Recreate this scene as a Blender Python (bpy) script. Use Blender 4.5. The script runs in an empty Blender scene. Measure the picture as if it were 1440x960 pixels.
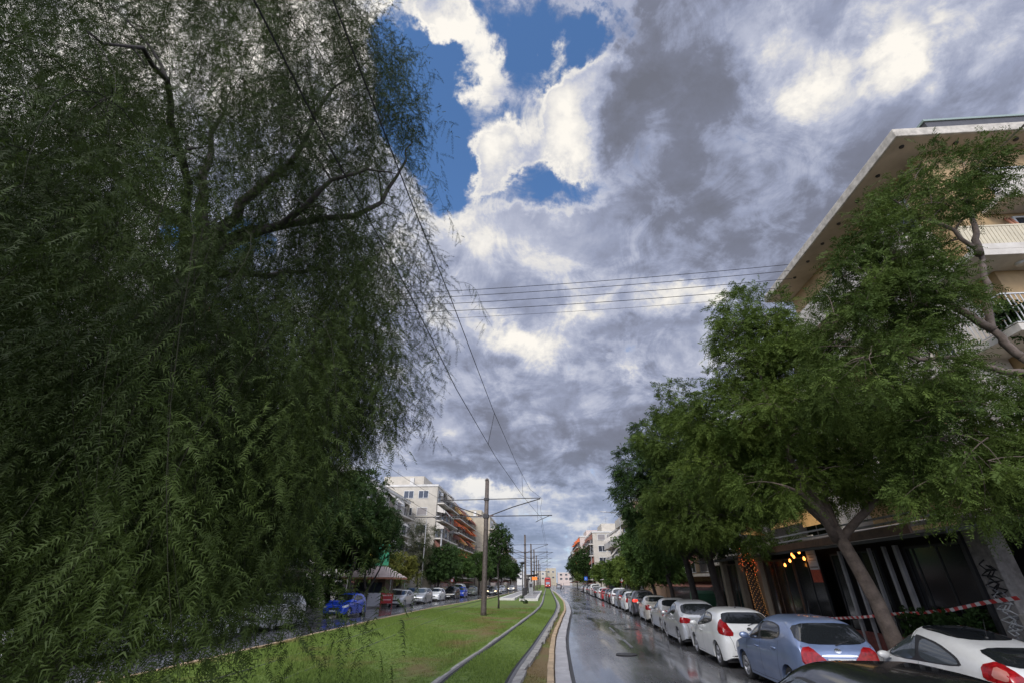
import bpy, bmesh, math, random
import numpy as np
from mathutils import Vector, Matrix
from mathutils.bvhtree import BVHTree
from mathutils.geometry import delaunay_2d_cdt

random.seed(7)
RNG = np.random.default_rng(7)
S = bpy.context.scene
COL = S.collection
PI = math.pi
R = math.radians

# ------------------------------------------------------------------ camera
CAM_H = 2.15
PITCH, YAW = 28.6, 3.9          # degrees: up, and left of the road axis
cd = bpy.data.cameras.new('camera')
cam = bpy.data.objects.new('camera', cd)
COL.objects.link(cam)
cam.location = (0, 0, CAM_H)
cam.rotation_euler = (R(90 + PITCH), 0, R(YAW))
cd.sensor_fit = 'HORIZONTAL'
cd.sensor_width = 36.0
cd.lens = 36.0 * 620 / 1440
cd.clip_start = 0.05
cd.clip_end = 6000
S.camera = cam

# ------------------------------------------------------------------ exposure
S.view_settings.view_transform = 'Standard'
S.view_settings.look = 'None'
S.view_settings.gamma = 1
S.view_settings.use_curve_mapping = False
S.view_settings.exposure = 0.0
S.render.engine = 'CYCLES'
S.cycles.max_bounces = 6
S.cycles.diffuse_bounces = 3
S.cycles.glossy_bounces = 3
S.cycles.transparent_max_bounces = 6
S.cycles.use_denoising = True
S.cycles.caustics_reflective = False
S.cycles.caustics_refractive = False

# ------------------------------------------------------------------ sun
SUN_EL, SUN_AZ = 42.0, 200.0    # azimuth clockwise from +Y (the road ahead): behind the camera, to the right
sl = bpy.data.lights.new('sun', 'SUN')
sl.energy = 2.4
sl.angle = R(35)
sl.color = (1.0, 0.93, 0.82)
sun = bpy.data.objects.new('sun', sl)
COL.objects.link(sun)
_d = Vector((math.sin(R(SUN_AZ)) * math.cos(R(SUN_EL)), math.cos(R(SUN_AZ)) * math.cos(R(SUN_EL)), math.sin(R(SUN_EL))))
sun.rotation_euler = _d.to_track_quat('Z', 'Y').to_euler()
sun.location = _d * 100

# ------------------------------------------------------------------ world: broken cloud over a Nishita sky
W = bpy.data.worlds.new('World')
S.world = W
W.use_nodes = True
nt = W.node_tree
nt.nodes.clear()
def N(t, **kw):
    n = nt.nodes.new(t)
    for k, v in kw.items(): setattr(n, k, v)
    return n
def LK(a, b): nt.links.new(a, b)
def MATH(op, a, b=None, clamp=False):
    n = N('ShaderNodeMath', operation=op, use_clamp=clamp)
    for i, v in enumerate((a, b)):
        if v is None: continue
        if isinstance(v, (int, float)): n.inputs[i].default_value = v
        else: LK(v, n.inputs[i])
    return n.outputs[0]
def RANGE(v, a, b, c=0.0, d=1.0, smooth=True):
    n = N('ShaderNodeMapRange', interpolation_type='SMOOTHSTEP' if smooth else 'LINEAR')
    LK(v, n.inputs['Value'])
    for k, q in zip(('From Min', 'From Max', 'To Min', 'To Max'), (a, b, c, d)): n.inputs[k].default_value = q
    return n.outputs[0]
tc = N('ShaderNodeTexCoord')
DIR = tc.outputs['Generated']
sx = N('ShaderNodeSeparateXYZ'); LK(DIR, sx.inputs[0])
# cloud-deck coordinates (a flat ceiling seen in perspective)
zc = MATH('ADD', MATH('MAXIMUM', sx.outputs[2], 0.0), 0.22)
cmb = N('ShaderNodeCombineXYZ')
LK(MATH('DIVIDE', sx.outputs[0], zc), cmb.inputs[0]); LK(MATH('DIVIDE', sx.outputs[1], zc), cmb.inputs[1])
DECK = cmb.outputs[0]
def NOISE(vec, scale, detail=6, rough=0.55, dist=0.0, off=(0, 0, 0)):
    m = N('ShaderNodeMapping'); LK(vec, m.inputs[0]); m.inputs['Location'].default_value = off
    n = N('ShaderNodeTexNoise'); LK(m.outputs[0], n.inputs['Vector'])
    n.inputs['Scale'].default_value = scale; n.inputs['Detail'].default_value = detail
    n.inputs['Roughness'].default_value = rough; n.inputs['Distortion'].default_value = dist
    return n
n_big = NOISE(DECK, 1.7, 7, 0.6, 0.3)
n_fine = NOISE(DECK, 5.0, 8, 0.62, 0.4, (3, 1, 0))
n_warp = NOISE(DIR, 5.5, 6, 0.62)
n_warp2 = NOISE(DIR, 17.0, 5, 0.6, 0, (4, 7, 2))
def VM(op, a, b):
    n = N('ShaderNodeVectorMath', operation=op)
    for i, v in enumerate((a, b)):
        if isinstance(v, tuple): n.inputs[i].default_value = v
        else: LK(v, n.inputs[i])
    return n.outputs[0]
w1 = VM('MULTIPLY', VM('SUBTRACT', n_warp.outputs['Color'], (0.5, 0.5, 0.5)), (0.20, 0.20, 0.20))
w2 = VM('MULTIPLY', VM('SUBTRACT', n_warp2.outputs['Color'], (0.5, 0.5, 0.5)), (0.09, 0.09, 0.09))
WDIR = VM('ADD', VM('ADD', DIR, w1), w2)
def BLOB(az, el, sa, se, rot=0.0, vec=None):
    """soft elliptical patch of sky: azimuth right of the road, elevation, half sizes (degrees)"""
    c = Vector((math.sin(R(az)) * math.cos(R(el)), math.cos(R(az)) * math.cos(R(el)), math.sin(R(el))))
    right = Vector((math.cos(R(az)), -math.sin(R(az)), 0))
    up = right.cross(c)
    a, b = math.cos(R(rot)), math.sin(R(rot))
    e1 = right * a + up * b
    e2 = up * a - right * b
    m = N('ShaderNodeMapping', vector_type='TEXTURE')
    LK(vec or WDIR, m.inputs[0])
    m.inputs['Location'].default_value = c
    mat = Matrix((e1, c, e2)).transposed()          # local x=e1, y=depth, z=e2
    m.inputs['Rotation'].default_value = mat.to_euler()
    m.inputs['Scale'].default_value = (R(sa), R(max(sa, se)) * 1.2, R(se))
    g = N('ShaderNodeTexGradient', gradient_type='SPHERICAL')
    LK(m.outputs[0], g.inputs[0])
    return g.outputs['Fac']
BLUE = [(-19.8, 55.6, 6.8, 10.5, 26.4, 1.3),
        (0.3, 63.3, 8.9, 5.5, -3.8, 1.3),
        (-16.8, 47.8, 5.1, 4.7, 9.6, 0.9),
        (2.6, 47.8, 10.9, 3.8, -4.8, 0.95),
        (-27.4, 62.0, 3.7, 4.0, 21.0, 0.7),
        (-6.9, 56.6, 7.3, 5.4, 2.5, 0.55),
        (-47.6, 33.6, 2.8, 2.8, 27.9, 1.0),
        (-41.9, 35.5, 3.1, 3.0, 24.5, 1.0),
        (12.2, 25.4, 3.8, 2.7, -7.0, 0.5),
        (15.6, 63.9, 4.3, 3.9, -17.7, 0.8),
        (-17.6, 52.1, 3.7, 7.7, 20.0, 0.6),
        (-26.6, 55.2, 3.2, 7.5, 27.8, 0.7),
        (-14.7, 59.0, 3.8, 7.5, -17.9, -0.75),
        (8.0, 54.9, 5.0, 6.5, -9.8, -1.2),
        (-21.2, 64.5, 4.0, 2.6, 15.7, -0.9),
        (-9.4, 52.0, 4.7, 4.5, 4.3, -0.9),
        (3.5, 62.2, 2.3, 2.2, -6.6, -0.7)]
TONE = [(-21.8, 64.1, 7.0, 3.9, 16.2, 0.57),
        (-16.5, 60.2, 4.5, 7.3, -16.0, 0.53),
        (-9.1, 52.4, 5.9, 5.5, 4.2, 0.65),
        (7.8, 56.1, 7.1, 7.3, -9.7, 0.57),
        (7.6, 51.2, 6.2, 3.8, -9.0, 0.38),
        (3.5, 61.9, 3.4, 2.8, -6.5, 0.38),
        (41.9, 51.6, 4.2, 3.8, -38.9, 0.47),
        (43.2, 46.7, 2.9, 3.7, -38.0, 0.35),
        (53.5, 44.3, 3.3, 5.1, -36.2, 0.47),
        (54.1, 41.1, 2.3, 2.8, -46.5, 0.3),
        (42.5, 56.2, 4.8, 3.3, -41.1, 0.3),
        (54.2, 48.8, 3.0, 3.1, -50.4, 0.25),
        (27.4, 52.4, 12.0, 16.4, -25.7, -0.36),
        (20.7, 56.3, 4.4, 12.7, -20.8, -0.25),
        (27.3, 39.5, 9.6, 8.3, -21.0, -0.22),
        (42.4, 36.0, 8.6, 11.5, -31.6, -0.12),
        (57.4, 38.3, 3.2, 6.2, -48.6, -0.1),
        (-0.2, 28.1, 7.7, 3.7, -1.7, 0.47),
        (-6.0, 29.0, 5.5, 2.8, 1.0, 0.3),
        (12.2, 22.7, 3.8, 2.0, -6.4, 0.38),
        (19.3, 32.4, 8.4, 3.0, -4.4, 0.4),
        (6.9, 31.8, 7.8, 2.3, -0.7, 0.3),
        (25.1, 32.4, 4.4, 2.1, -16.5, 0.35),
        (-11.5, 17.5, 5.4, 3.6, 2.3, 0.3),
        (-13.6, 42.7, 8.0, 5.0, 6.6, 0.25),
        (-3.9, 41.3, 13.2, 6.8, -0.0, 0.12),
        (-5.8, 17.6, 15.0, 8.2, 0.6, -0.16),
        (11.0, 17.1, 11.8, 7.0, -4.5, -0.12),
        (-3.9, 9.9, 11.2, 1.8, 0.0, 0.42),
        (-9.2, 9.0, 6.9, 3.3, 0.8, 0.4),
        (5.5, 6.2, 7.3, 1.7, -1.0, 0.4),
        (-11.1, 12.3, 5.3, 2.6, 1.5, -0.1),
        (2.5, 13.2, 16.3, 3.5, -1.5, -0.2),
        (-57.0, 47.8, 27.4, 13.0, 44.6, 0.42),
        (-57.0, 28.5, 10.6, 9.6, 32.5, 0.35),
        (-39.6, 59.0, 8.5, 5.6, 31.6, 0.45),
        (-30.8, 39.0, 13.3, 13.6, 17.7, 0.25)]
def SUMB(lst):
    acc = None
    for (az, el, sa, se, rot, w) in lst:
        v = MATH('MULTIPLY', BLOB(az, el, sa, se, rot), w)
        acc = v if acc is None else MATH('ADD', acc, v)
    return acc
n_wisp = NOISE(DIR, 9.0, 9, 0.66, 0.9, (6, 2, 9))
blue_raw = MATH('ADD', SUMB(BLUE), MATH('ADD', MATH('MULTIPLY', MATH('SUBTRACT', n_fine.outputs['Fac'], 0.5), 0.7), MATH('MULTIPLY', MATH('SUBTRACT', n_wisp.outputs['Fac'], 0.5), 1.1)))
blue = RANGE(blue_raw, 0.12, 0.62)
n_hi = NOISE(DIR, 16.0, 9, 0.66, 0.6, (1, 5, 3))
edge = MATH('MULTIPLY', MATH('MULTIPLY', RANGE(blue_raw, -0.12, 0.2), RANGE(blue_raw, 0.2, 0.5, 1.0, 0.0)), 0.20)
tone = MATH('ADD', MATH('ADD', MATH('ADD', SUMB(TONE), edge), MATH('ADD', MATH('MULTIPLY', MATH('SUBTRACT', n_hi.outputs['Fac'], 0.5), 0.26), 0.48)),
            MATH('ADD', MATH('MULTIPLY', MATH('SUBTRACT', n_big.outputs['Fac'], 0.5), 0.85),
                 MATH('MULTIPLY', MATH('SUBTRACT', n_fine.outputs['Fac'], 0.5), 0.58)))
rp = N('ShaderNodeValToRGB')
LK(tone, rp.inputs[0])
el = rp.color_ramp.elements
el[0].position, el[0].color = 0.06, (0.165, 0.175, 0.22, 1)
el[1].position, el[1].color = 1.12 if False else 1.0, (1.0, 0.955, 0.88, 1)
for p, c in ((0.30, (0.205, 0.222, 0.295)), (0.48, (0.325, 0.36, 0.49)), (0.66, (0.50, 0.53, 0.65)), (0.84, (0.80, 0.78, 0.76))):
    e = el.new(p); e.color = (*c, 1)
# low sky: bluer, a paler band at the horizon
hz = RANGE(sx.outputs[2], 0.0, 0.30, 1.0, 0.0)
mixh = N('ShaderNodeMix', data_type='RGBA', blend_type='MIX')
LK(MATH('MULTIPLY', hz, 0.5), mixh.inputs[0]); LK(rp.outputs[0], mixh.inputs[6]); mixh.inputs[7].default_value = (0.29, 0.40, 0.60, 1)
hz2 = RANGE(sx.outputs[2], -0.02, 0.10, 1.0, 0.0)
mixh2 = N('ShaderNodeMix', data_type='RGBA', blend_type='MIX')
LK(MATH('MULTIPLY', hz2, 0.6), mixh2.inputs[0]); LK(mixh.outputs[2], mixh2.inputs[6]); mixh2.inputs[7].default_value = (0.52, 0.59, 0.72, 1)
sky = N('ShaderNodeTexSky', sky_type='NISHITA')
sky.sun_disc = False
sky.sun_elevation = R(SUN_EL)
sky.sun_rotation = R(SUN_AZ)
sky.air_density = 1.0; sky.dust_density = 0.2; sky.ozone_density = 4.0
skm = N('ShaderNodeMix', data_type='RGBA', blend_type='MULTIPLY')
skm.inputs[0].default_value = 1.0
LK(sky.outputs[0], skm.inputs[6]); skm.inputs[7].default_value = (1.45, 1.75, 1.95, 1)
# the Background runs at strength 0.1; clouds are scaled so that their colours above are what is seen
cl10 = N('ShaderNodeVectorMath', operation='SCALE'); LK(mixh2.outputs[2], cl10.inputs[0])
# unseen sky behind the camera, sun side, is boosted to light the scene
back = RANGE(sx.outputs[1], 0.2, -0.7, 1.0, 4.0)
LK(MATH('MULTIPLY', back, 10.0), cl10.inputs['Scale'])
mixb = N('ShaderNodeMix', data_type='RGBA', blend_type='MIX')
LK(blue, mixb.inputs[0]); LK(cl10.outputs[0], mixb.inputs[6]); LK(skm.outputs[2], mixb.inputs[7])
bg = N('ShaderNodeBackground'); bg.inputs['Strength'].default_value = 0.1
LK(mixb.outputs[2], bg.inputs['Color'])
wo = N('ShaderNodeOutputWorld'); LK(bg.outputs[0], wo.inputs['Surface'])
W.cycles.sampling_method = 'MANUAL'
W.cycles.sample_map_resolution = 512

# ================================================================== helpers
def mat(name, col, rough=0.6, metal=0.0, var=0.0, scale=3.0, bump=0.0, bscale=20.0, spec=0.5, coat=0.0, col2=None, trans=0.0, coords='Object', emit=None, estr=0.0, detail=5):
    """a procedural Principled material: base colour broken up by noise, optional bump, clear coat, translucency"""
    m = bpy.data.materials.new(name); m.use_nodes = True
    t = m.node_tree; b = t.nodes['Principled BSDF']
    b.inputs['Base Color'].default_value = (*col, 1)
    b.inputs['Roughness'].default_value = rough
    b.inputs['Metallic'].default_value = metal
    b.inputs['Specular IOR Level'].default_value = spec
    b.inputs['Coat Weight'].default_value = coat
    b.inputs['Coat Roughness'].default_value = 0.04
    if emit:
        b.inputs['Emission Color'].default_value = (*emit, 1); b.inputs['Emission Strength'].default_value = estr
    if var or bump or col2:
        tcn = t.nodes.new('ShaderNodeTexCoord')
    if var or col2:
        n = t.nodes.new('ShaderNodeTexNoise'); n.inputs['Scale'].default_value = scale
        n.inputs['Detail'].default_value = detail; n.inputs['Roughness'].default_value = 0.65
        t.links.new(tcn.outputs[coords], n.inputs['Vector'])
        r = t.nodes.new('ShaderNodeValToRGB')
        c1 = tuple(max(0, c * (1 - var)) for c in col)
        c2 = col2 or tuple(min(1, c * (1 + var)) for c in col)
        r.color_ramp.elements[0].position = 0.32; r.color_ramp.elements[0].color = (*c1, 1)
        r.color_ramp.elements[1].position = 0.68; r.color_ramp.elements[1].color = (*c2, 1)
        t.links.new(n.outputs['Fac'], r.inputs[0]); t.links.new(r.outputs[0], b.inputs['Base Color'])
    if bump:
        n2 = t.nodes.new('ShaderNodeTexNoise'); n2.inputs['Scale'].default_value = bscale; n2.inputs['Detail'].default_value = 4
        t.links.new(tcn.outputs[coords], n2.inputs['Vector'])
        bp = t.nodes.new('ShaderNodeBump'); bp.inputs['Strength'].default_value = bump; bp.inputs['Distance'].default_value = 0.02
        t.links.new(n2.outputs['Fac'], bp.inputs['Height']); t.links.new(bp.outputs[0], b.inputs['Normal'])
    if trans:
        tr = t.nodes.new('ShaderNodeBsdfTranslucent'); mx = t.nodes.new('ShaderNodeMixShader'); mx.inputs[0].default_value = trans
        if var or col2: t.links.new(r.outputs[0], tr.inputs['Color'])
        else: tr.inputs['Color'].default_value = (*col, 1)
        o = t.nodes['Material Output']
        t.links.new(b.outputs[0], mx.inputs[1]); t.links.new(tr.outputs[0], mx.inputs[2]); t.links.new(mx.outputs[0], o.inputs['Surface'])
    return m

class MB:
    """collects shapes, then builds them as ONE mesh object"""
    def __init__(s): s.v = []; s.f = []; s.mi = []; s.cur = 0
    def add(s, vs, fs):
        k = len(s.v); s.v += [tuple(v) for v in vs]; s.f += [tuple(i + k for i in f) for f in fs]; s.mi += [s.cur] * len(fs); return s
    def m(s, i): s.cur = i; return s
    def box(s, x0, y0, z0, x1, y1, z1):
        if x0 > x1: x0, x1 = x1, x0
        if y0 > y1: y0, y1 = y1, y0
        if z0 > z1: z0, z1 = z1, z0
        return s.add([(x0,y0,z0),(x1,y0,z0),(x1,y1,z0),(x0,y1,z0),(x0,y0,z1),(x1,y0,z1),(x1,y1,z1),(x0,y1,z1)],
                     [(0,3,2,1),(4,5,6,7),(0,1,5,4),(1,2,6,5),(2,3,7,6),(3,0,4,7)])
    def hexa(s, p): return s.add(p, [(0,3,2,1),(4,5,6,7),(0,1,5,4),(1,2,6,5),(2,3,7,6),(3,0,4,7)])
    def bar(s, a, b, w, h=None, up=(0,0,1)):
        h = h or w; a = Vector(a); b = Vector(b); d = (b - a).normalized(); u = Vector(up)
        if abs(d.dot(u)) > 0.98: u = Vector((1,0,0))
        x = d.cross(u).normalized() * w / 2; z = x.cross(d).normalized() * h / 2
        return s.hexa([a-x-z, a+x-z, b+x-z, b-x-z, a-x+z, a+x+z, b+x+z, b-x+z])
    def tube(s, pts, rad, n=8, cap=True):
        pts = [Vector(p) for p in pts]; k0 = len(s.v); m = len(pts)
        rad = [rad] * m if isinstance(rad, (int, float)) else rad
        prev = None; vs = []; fs = []
        for i, p in enumerate(pts):
            d = (pts[min(i+1, m-1)] - pts[max(i-1, 0)])
            d = d.normalized() if d.length > 1e-9 else Vector((0,0,1))
            if prev is None:
                a = d.cross(Vector((0,0,1)) if abs(d.z) < 0.9 else Vector((1,0,0))).normalized()
            else:
                a = (prev - d * prev.dot(d)).normalized()
            b = d.cross(a); prev = a
            for j in range(n):
                t = 2 * PI * j / n; vs.append(p + (a * math.cos(t) + b * math.sin(t)) * rad[i])
        for i in range(m - 1):
            for j in range(n):
                fs.append((i*n + j, i*n + (j+1) % n, (i+1)*n + (j+1) % n, (i+1)*n + j))
        if cap: fs.append(tuple(range(n-1, -1, -1))); fs.append(tuple(range((m-1)*n, m*n)))
        return s.add(vs, fs)
    def lathe(s, prof, n=16, axis='Z', c=(0,0,0)):
        """prof: (radius, along)"""
        vs = []; fs = []; m = len(prof)
        for (r, h) in prof:
            for j in range(n):
                t = 2*PI*j/n; a, b = r*math.cos(t), r*math.sin(t)
                p = {'Z': (a, b, h), 'X': (h, a, b), 'Y': (b, h, a)}[axis]
                vs.append((p[0]+c[0], p[1]+c[1], p[2]+c[2]))
        for i in range(m-1):
            for j in range(n): fs.append((i*n+j, i*n+(j+1) % n, (i+1)*n+(j+1) % n, (i+1)*n+j))
        if prof[0][0] > 1e-6: fs.append(tuple(range(n-1, -1, -1)))
        if prof[-1][0] > 1e-6: fs.append(tuple(range((m-1)*n, m*n)))
        return s.add(vs, fs)
    def prism(s, poly, z0, z1):
        n = len(poly)
        return s.add([(x,y,z0) for x,y in poly] + [(x,y,z1) for x,y in poly],
                     [tuple(range(n-1,-1,-1)), tuple(range(n, 2*n))] + [(i,(i+1)%n,n+(i+1)%n,n+i) for i in range(n)])
    def mesh(s, name, mats, smooth=False):
        me = bpy.data.meshes.new(name); me.from_pydata(s.v, [], s.f)
        for q in (mats if isinstance(mats, (list, tuple)) else [mats]): me.materials.append(q)
        if any(s.mi): me.polygons.foreach_set('material_index', s.mi)
        if smooth: me.polygons.foreach_set('use_smooth', [True]*len(s.f))
        me.update(); return me
    def build(s, name, mats, parent=None, smooth=False, bevel=0.0):
        o = bpy.data.objects.new(name, s.mesh(name, mats, smooth)); COL.objects.link(o)
        if parent is not None: o.parent = parent
        if bevel:
            b = o.modifiers.new('bevel', 'BEVEL'); b.width = bevel; b.segments = 2; b.limit_method = 'ANGLE'
        return o

def np_mesh(name, verts, nper, mats, mat_index=None):
    """verts: (k*nper, 3) array, every nper consecutive vertices one face"""
    verts = np.ascontiguousarray(verts, dtype=np.float32); nv = len(verts); nf = nv // nper
    me = bpy.data.meshes.new(name)
    me.vertices.add(nv); me.vertices.foreach_set('co', verts.ravel())
    me.loops.add(nv); me.loops.foreach_set('vertex_index', np.arange(nv, dtype=np.int32))
    me.polygons.add(nf); me.polygons.foreach_set('loop_start', np.arange(0, nv, nper, dtype=np.int32))
    for q in mats if isinstance(mats, (list, tuple)) else [mats]: me.materials.append(q)
    if mat_index is not None: me.polygons.foreach_set('material_index', mat_index.astype(np.int32))
    me.update(calc_edges=True)
    return me

def link(name, me, parent=None, loc=None):
    o = bpy.data.objects.new(name, me); COL.objects.link(o)
    if parent is not None: o.parent = parent
    if loc is not None: o.location = loc
    return o

def tag(o, label=None, cat=None, group=None, kind=None):
    if label: o['label'] = label
    if cat: o['category'] = cat
    if group: o['group'] = group
    if kind: o['kind'] = kind
    return o

def thing(name, label, cat, loc=(0,0,0), rz=0.0, group=None):
    o = bpy.data.objects.new(name, None); COL.objects.link(o); o.empty_display_size = 0.2
    o.location = loc; o.rotation_euler = (0, 0, rz)
    return tag(o, label, cat, group)

def struct(o): o['kind'] = 'structure'; return o

def dup(root, loc, rz=0.0, label=None, group=None, scale=None):
    r = root.copy(); COL.objects.link(r); r.location = loc; r.rotation_euler = (0, 0, rz)
    if label: r['label'] = label
    if group: r['group'] = group
    if scale: r.scale = (scale,)*3 if isinstance(scale, (int, float)) else scale
    for ch in list(root.children):
        c = ch.copy(); COL.objects.link(c); c.parent = r
        for g in list(ch.children):
            d = g.copy(); COL.objects.link(d); d.parent = c
    return r

class Curve1:
    """smooth x(y) through measured points"""
    def __init__(s, pts):
        p = np.array(pts, float); s.y = p[:,0]; s.x = p[:,1]
        d = np.diff(s.x)/np.diff(s.y); m = np.zeros(len(s.x)); m[0] = d[0]; m[-1] = d[-1]
        for i in range(1, len(d)): m[i] = 0 if d[i-1]*d[i] < 0 else (2*d[i-1]*d[i]/(d[i-1]+d[i]) if d[i-1]+d[i] else 0)
        s.m = m
    def __call__(s, y):
        if y <= s.y[0]: return float(s.x[0] + s.m[0]*(y-s.y[0]))
        if y >= s.y[-1]: return float(s.x[-1] + s.m[-1]*(y-s.y[-1]))
        i = int(np.searchsorted(s.y, y) - 1); h = s.y[i+1]-s.y[i]; t = (y-s.y[i])/h
        return float((2*t**3-3*t**2+1)*s.x[i] + (t**3-2*t**2+t)*h*s.m[i] + (-2*t**3+3*t**2)*s.x[i+1] + (t**3-t**2)*h*s.m[i+1])

def ribbon(mb, xs, zs, ys):
    """sheet swept along y: xs, zs lists of functions/values across"""
    n = len(xs); vs = []; fs = []
    ev = lambda q, y: q(y) if callable(q) else q
    for y in ys:
        for a, b in zip(xs, zs): vs.append((ev(a, y), y, ev(b, y)))
    for i in range(len(ys)-1):
        for j in range(n-1): fs.append((i*n+j, i*n+j+1, (i+1)*n+j+1, (i+1)*n+j))
    return mb.add(vs, fs)

# ================================================================== ground, roads, track
KR = Curve1([(-40,-0.2),(0,0.0),(12,0.12),(20,0.28),(32,0.92),(44,1.62),(65,2.1),(100,2.05),(145,1.5),(230,0.6),(420,-1.5)])     # kerb, right road
KL = Curve1([(-40,-9.85),(12,-9.85),(30,-10.14),(43,-10.05),(58,-9.1),(81,-8.2),(108,-7.4),(200,-6.6),(420,-8)])               # kerb, left road
PR = Curve1([(-40,9.15),(6,9.15),(11.9,9.1),(12.9,7.9),(14.2,7.15),(21,7.25),(26,7.6),(32,8.1),(38,8.35),(45,8.65),(56,9.1),(65,9.4),(95,10.0),(155,10.8),(420,9.5)])   # pavement kerb right
PL = Curve1([(-40,-16.6),(30,-16.6),(45,-16.6),(60,-16.3),(90,-15.6),(200,-14.5),(420,-15.5)])
TC = Curve1([(-30,-1.85),(11,-1.58),(18,-1.17),(28,-0.6),(37,-0.12),(48,0.22),(60,0.32),(84,0.35),(130,0.45),(190,0.55),(420,-1.2)])   # right track centre
TL = Curve1([(-30,-6.4),(12,-6.5),(16,-6.62),(27,-7.02),(40,-7.2),(60,-6.9),(80,-6.5),(130,-6.0),(420,-6.2)])
def lawn_z(x, y):
    a, b = KL(y), KR(y); t = min(max((x-a)/(b-a), 0), 1)
    return 0.19 + 0.12*min(1, 6*t*(1-t)) 
YS = [-40,-20,-8] + list(np.arange(0, 60, 1.0)) + list(np.arange(60, 130, 4.0)) + list(np.arange(130, 421, 15.0))
YF = [float(y) for y in YS]

def wet_asphalt():
    m = bpy.data.materials.new('wet_asphalt'); m.use_nodes = True; t = m.node_tree; b = t.nodes['Principled BSDF']
    def n(k, **kw):
        q = t.nodes.new(k)
        for a, v in kw.items(): setattr(q, a, v)
        return q
    tcn = n('ShaderNodeTexCoord')
    mp = n('ShaderNodeMapping'); mp.inputs['Scale'].default_value = (1.0, 0.16, 1); t.links.new(tcn.outputs['Object'], mp.inputs[0])
    puddle = n('ShaderNodeTexNoise'); puddle.inputs['Scale'].default_value = 0.75; puddle.inputs['Detail'].default_value = 6; puddle.inputs['Roughness'].default_value = 0.62
    t.links.new(mp.outputs[0], puddle.inputs['Vector'])
    patch = n('ShaderNodeTexNoise'); patch.inputs['Scale'].default_value = 0.35; patch.inputs['Detail'].default_value = 5
    t.links.new(tcn.outputs['Object'], patch.inputs['Vector'])
    grit = n('ShaderNodeTexNoise'); grit.inputs['Scale'].default_value = 60; grit.inputs['Detail'].default_value = 3
    t.links.new(tcn.outputs['Object'], grit.inputs['Vector'])
    cr = n('ShaderNodeValToRGB'); cr.color_ramp.elements[0].position = 0.35; cr.color_ramp.elements[0].color = (0.055,0.056,0.06,1)
    cr.color_ramp.elements[1].position = 0.7; cr.color_ramp.elements[1].color = (0.15,0.15,0.155,1)
    t.links.new(patch.outputs['Fac'], cr.inputs[0]); 
    mg = n('ShaderNodeMix', data_type='RGBA', blend_type='OVERLAY'); mg.inputs[0].default_value = 0.5
    t.links.new(cr.outputs[0], mg.inputs[6]); t.links.new(grit.outputs['Color'], mg.inputs[7])
    t.links.new(mg.outputs[2], b.inputs['Base Color'])
    rr = n('ShaderNodeMapRange'); rr.inputs['From Min'].default_value = 0.40; rr.inputs['From Max'].default_value = 0.62
    rr.inputs['To Min'].default_value = 0.07; rr.inputs['To Max'].default_value = 0.30
    mp2 = n('ShaderNodeMapping'); mp2.inputs['Scale'].default_value = (2.6, 0.035, 1); t.links.new(tcn.outputs['Object'], mp2.inputs[0])
    trk = n('ShaderNodeTexNoise'); trk.inputs['Scale'].default_value = 1.0; trk.inputs['Detail'].default_value = 4; t.links.new(mp2.outputs[0], trk.inputs['Vector'])
    sm = n('ShaderNodeMath', operation='MULTIPLY_ADD'); t.links.new(trk.outputs['Fac'], sm.inputs[0]); sm.inputs[1].default_value = 0.34; sm.inputs[2].default_value = -0.17
    sa = n('ShaderNodeMath', operation='ADD'); t.links.new(puddle.outputs['Fac'], sa.inputs[0]); t.links.new(sm.outputs[0], sa.inputs[1])
    t.links.new(sa.outputs[0], rr.inputs[0]); t.links.new(rr.outputs[0], b.inputs['Roughness'])
    b.inputs['Specular IOR Level'].default_value = 0.95
    bp = n('ShaderNodeBump'); bp.inputs['Distance'].default_value = 0.004
    rb = n('ShaderNodeMapRange'); rb.inputs['From Min'].default_value = 0.40; rb.inputs['From Max'].default_value = 0.60
    rb.inputs['To Min'].default_value = 0.03; rb.inputs['To Max'].default_value = 0.2
    t.links.new(puddle.outputs['Fac'], rb.inputs[0]); t.links.new(rb.outputs[0], bp.inputs['Strength'])
    t.links.new(grit.outputs['Fac'], bp.inputs['Height']); t.links.new(bp.outputs[0], b.inputs['Normal'])
    return m
M_asph = wet_asphalt()
M_ground = mat('packed_earth', (0.16,0.15,0.13), 0.9, var=0.3, scale=0.2)
M_pave = mat('wet_paving', (0.17,0.165,0.16), 0.35, var=0.3, scale=0.8, bump=0.25, bscale=8)
M_kerb_tan = mat('tan_kerb_stone', (0.42,0.31,0.19), 0.7, var=0.3, scale=2.5, bump=0.3)
M_kerb_grey = mat('grey_kerb_stone', (0.38,0.37,0.37), 0.55, var=0.22, scale=2.2, bump=0.25)
M_conc = mat('track_concrete', (0.29,0.275,0.25), 0.7, var=0.4, scale=3.5, bump=0.35)
M_rail = mat('worn_rail_steel', (0.16,0.15,0.145), 0.38, metal=0.8, var=0.35, scale=6)
M_groove = mat('rail_groove', (0.02,0.02,0.02), 0.8)
M_paint = mat('worn_road_paint', (0.62,0.62,0.60), 0.5, var=0.35, scale=5)

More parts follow.
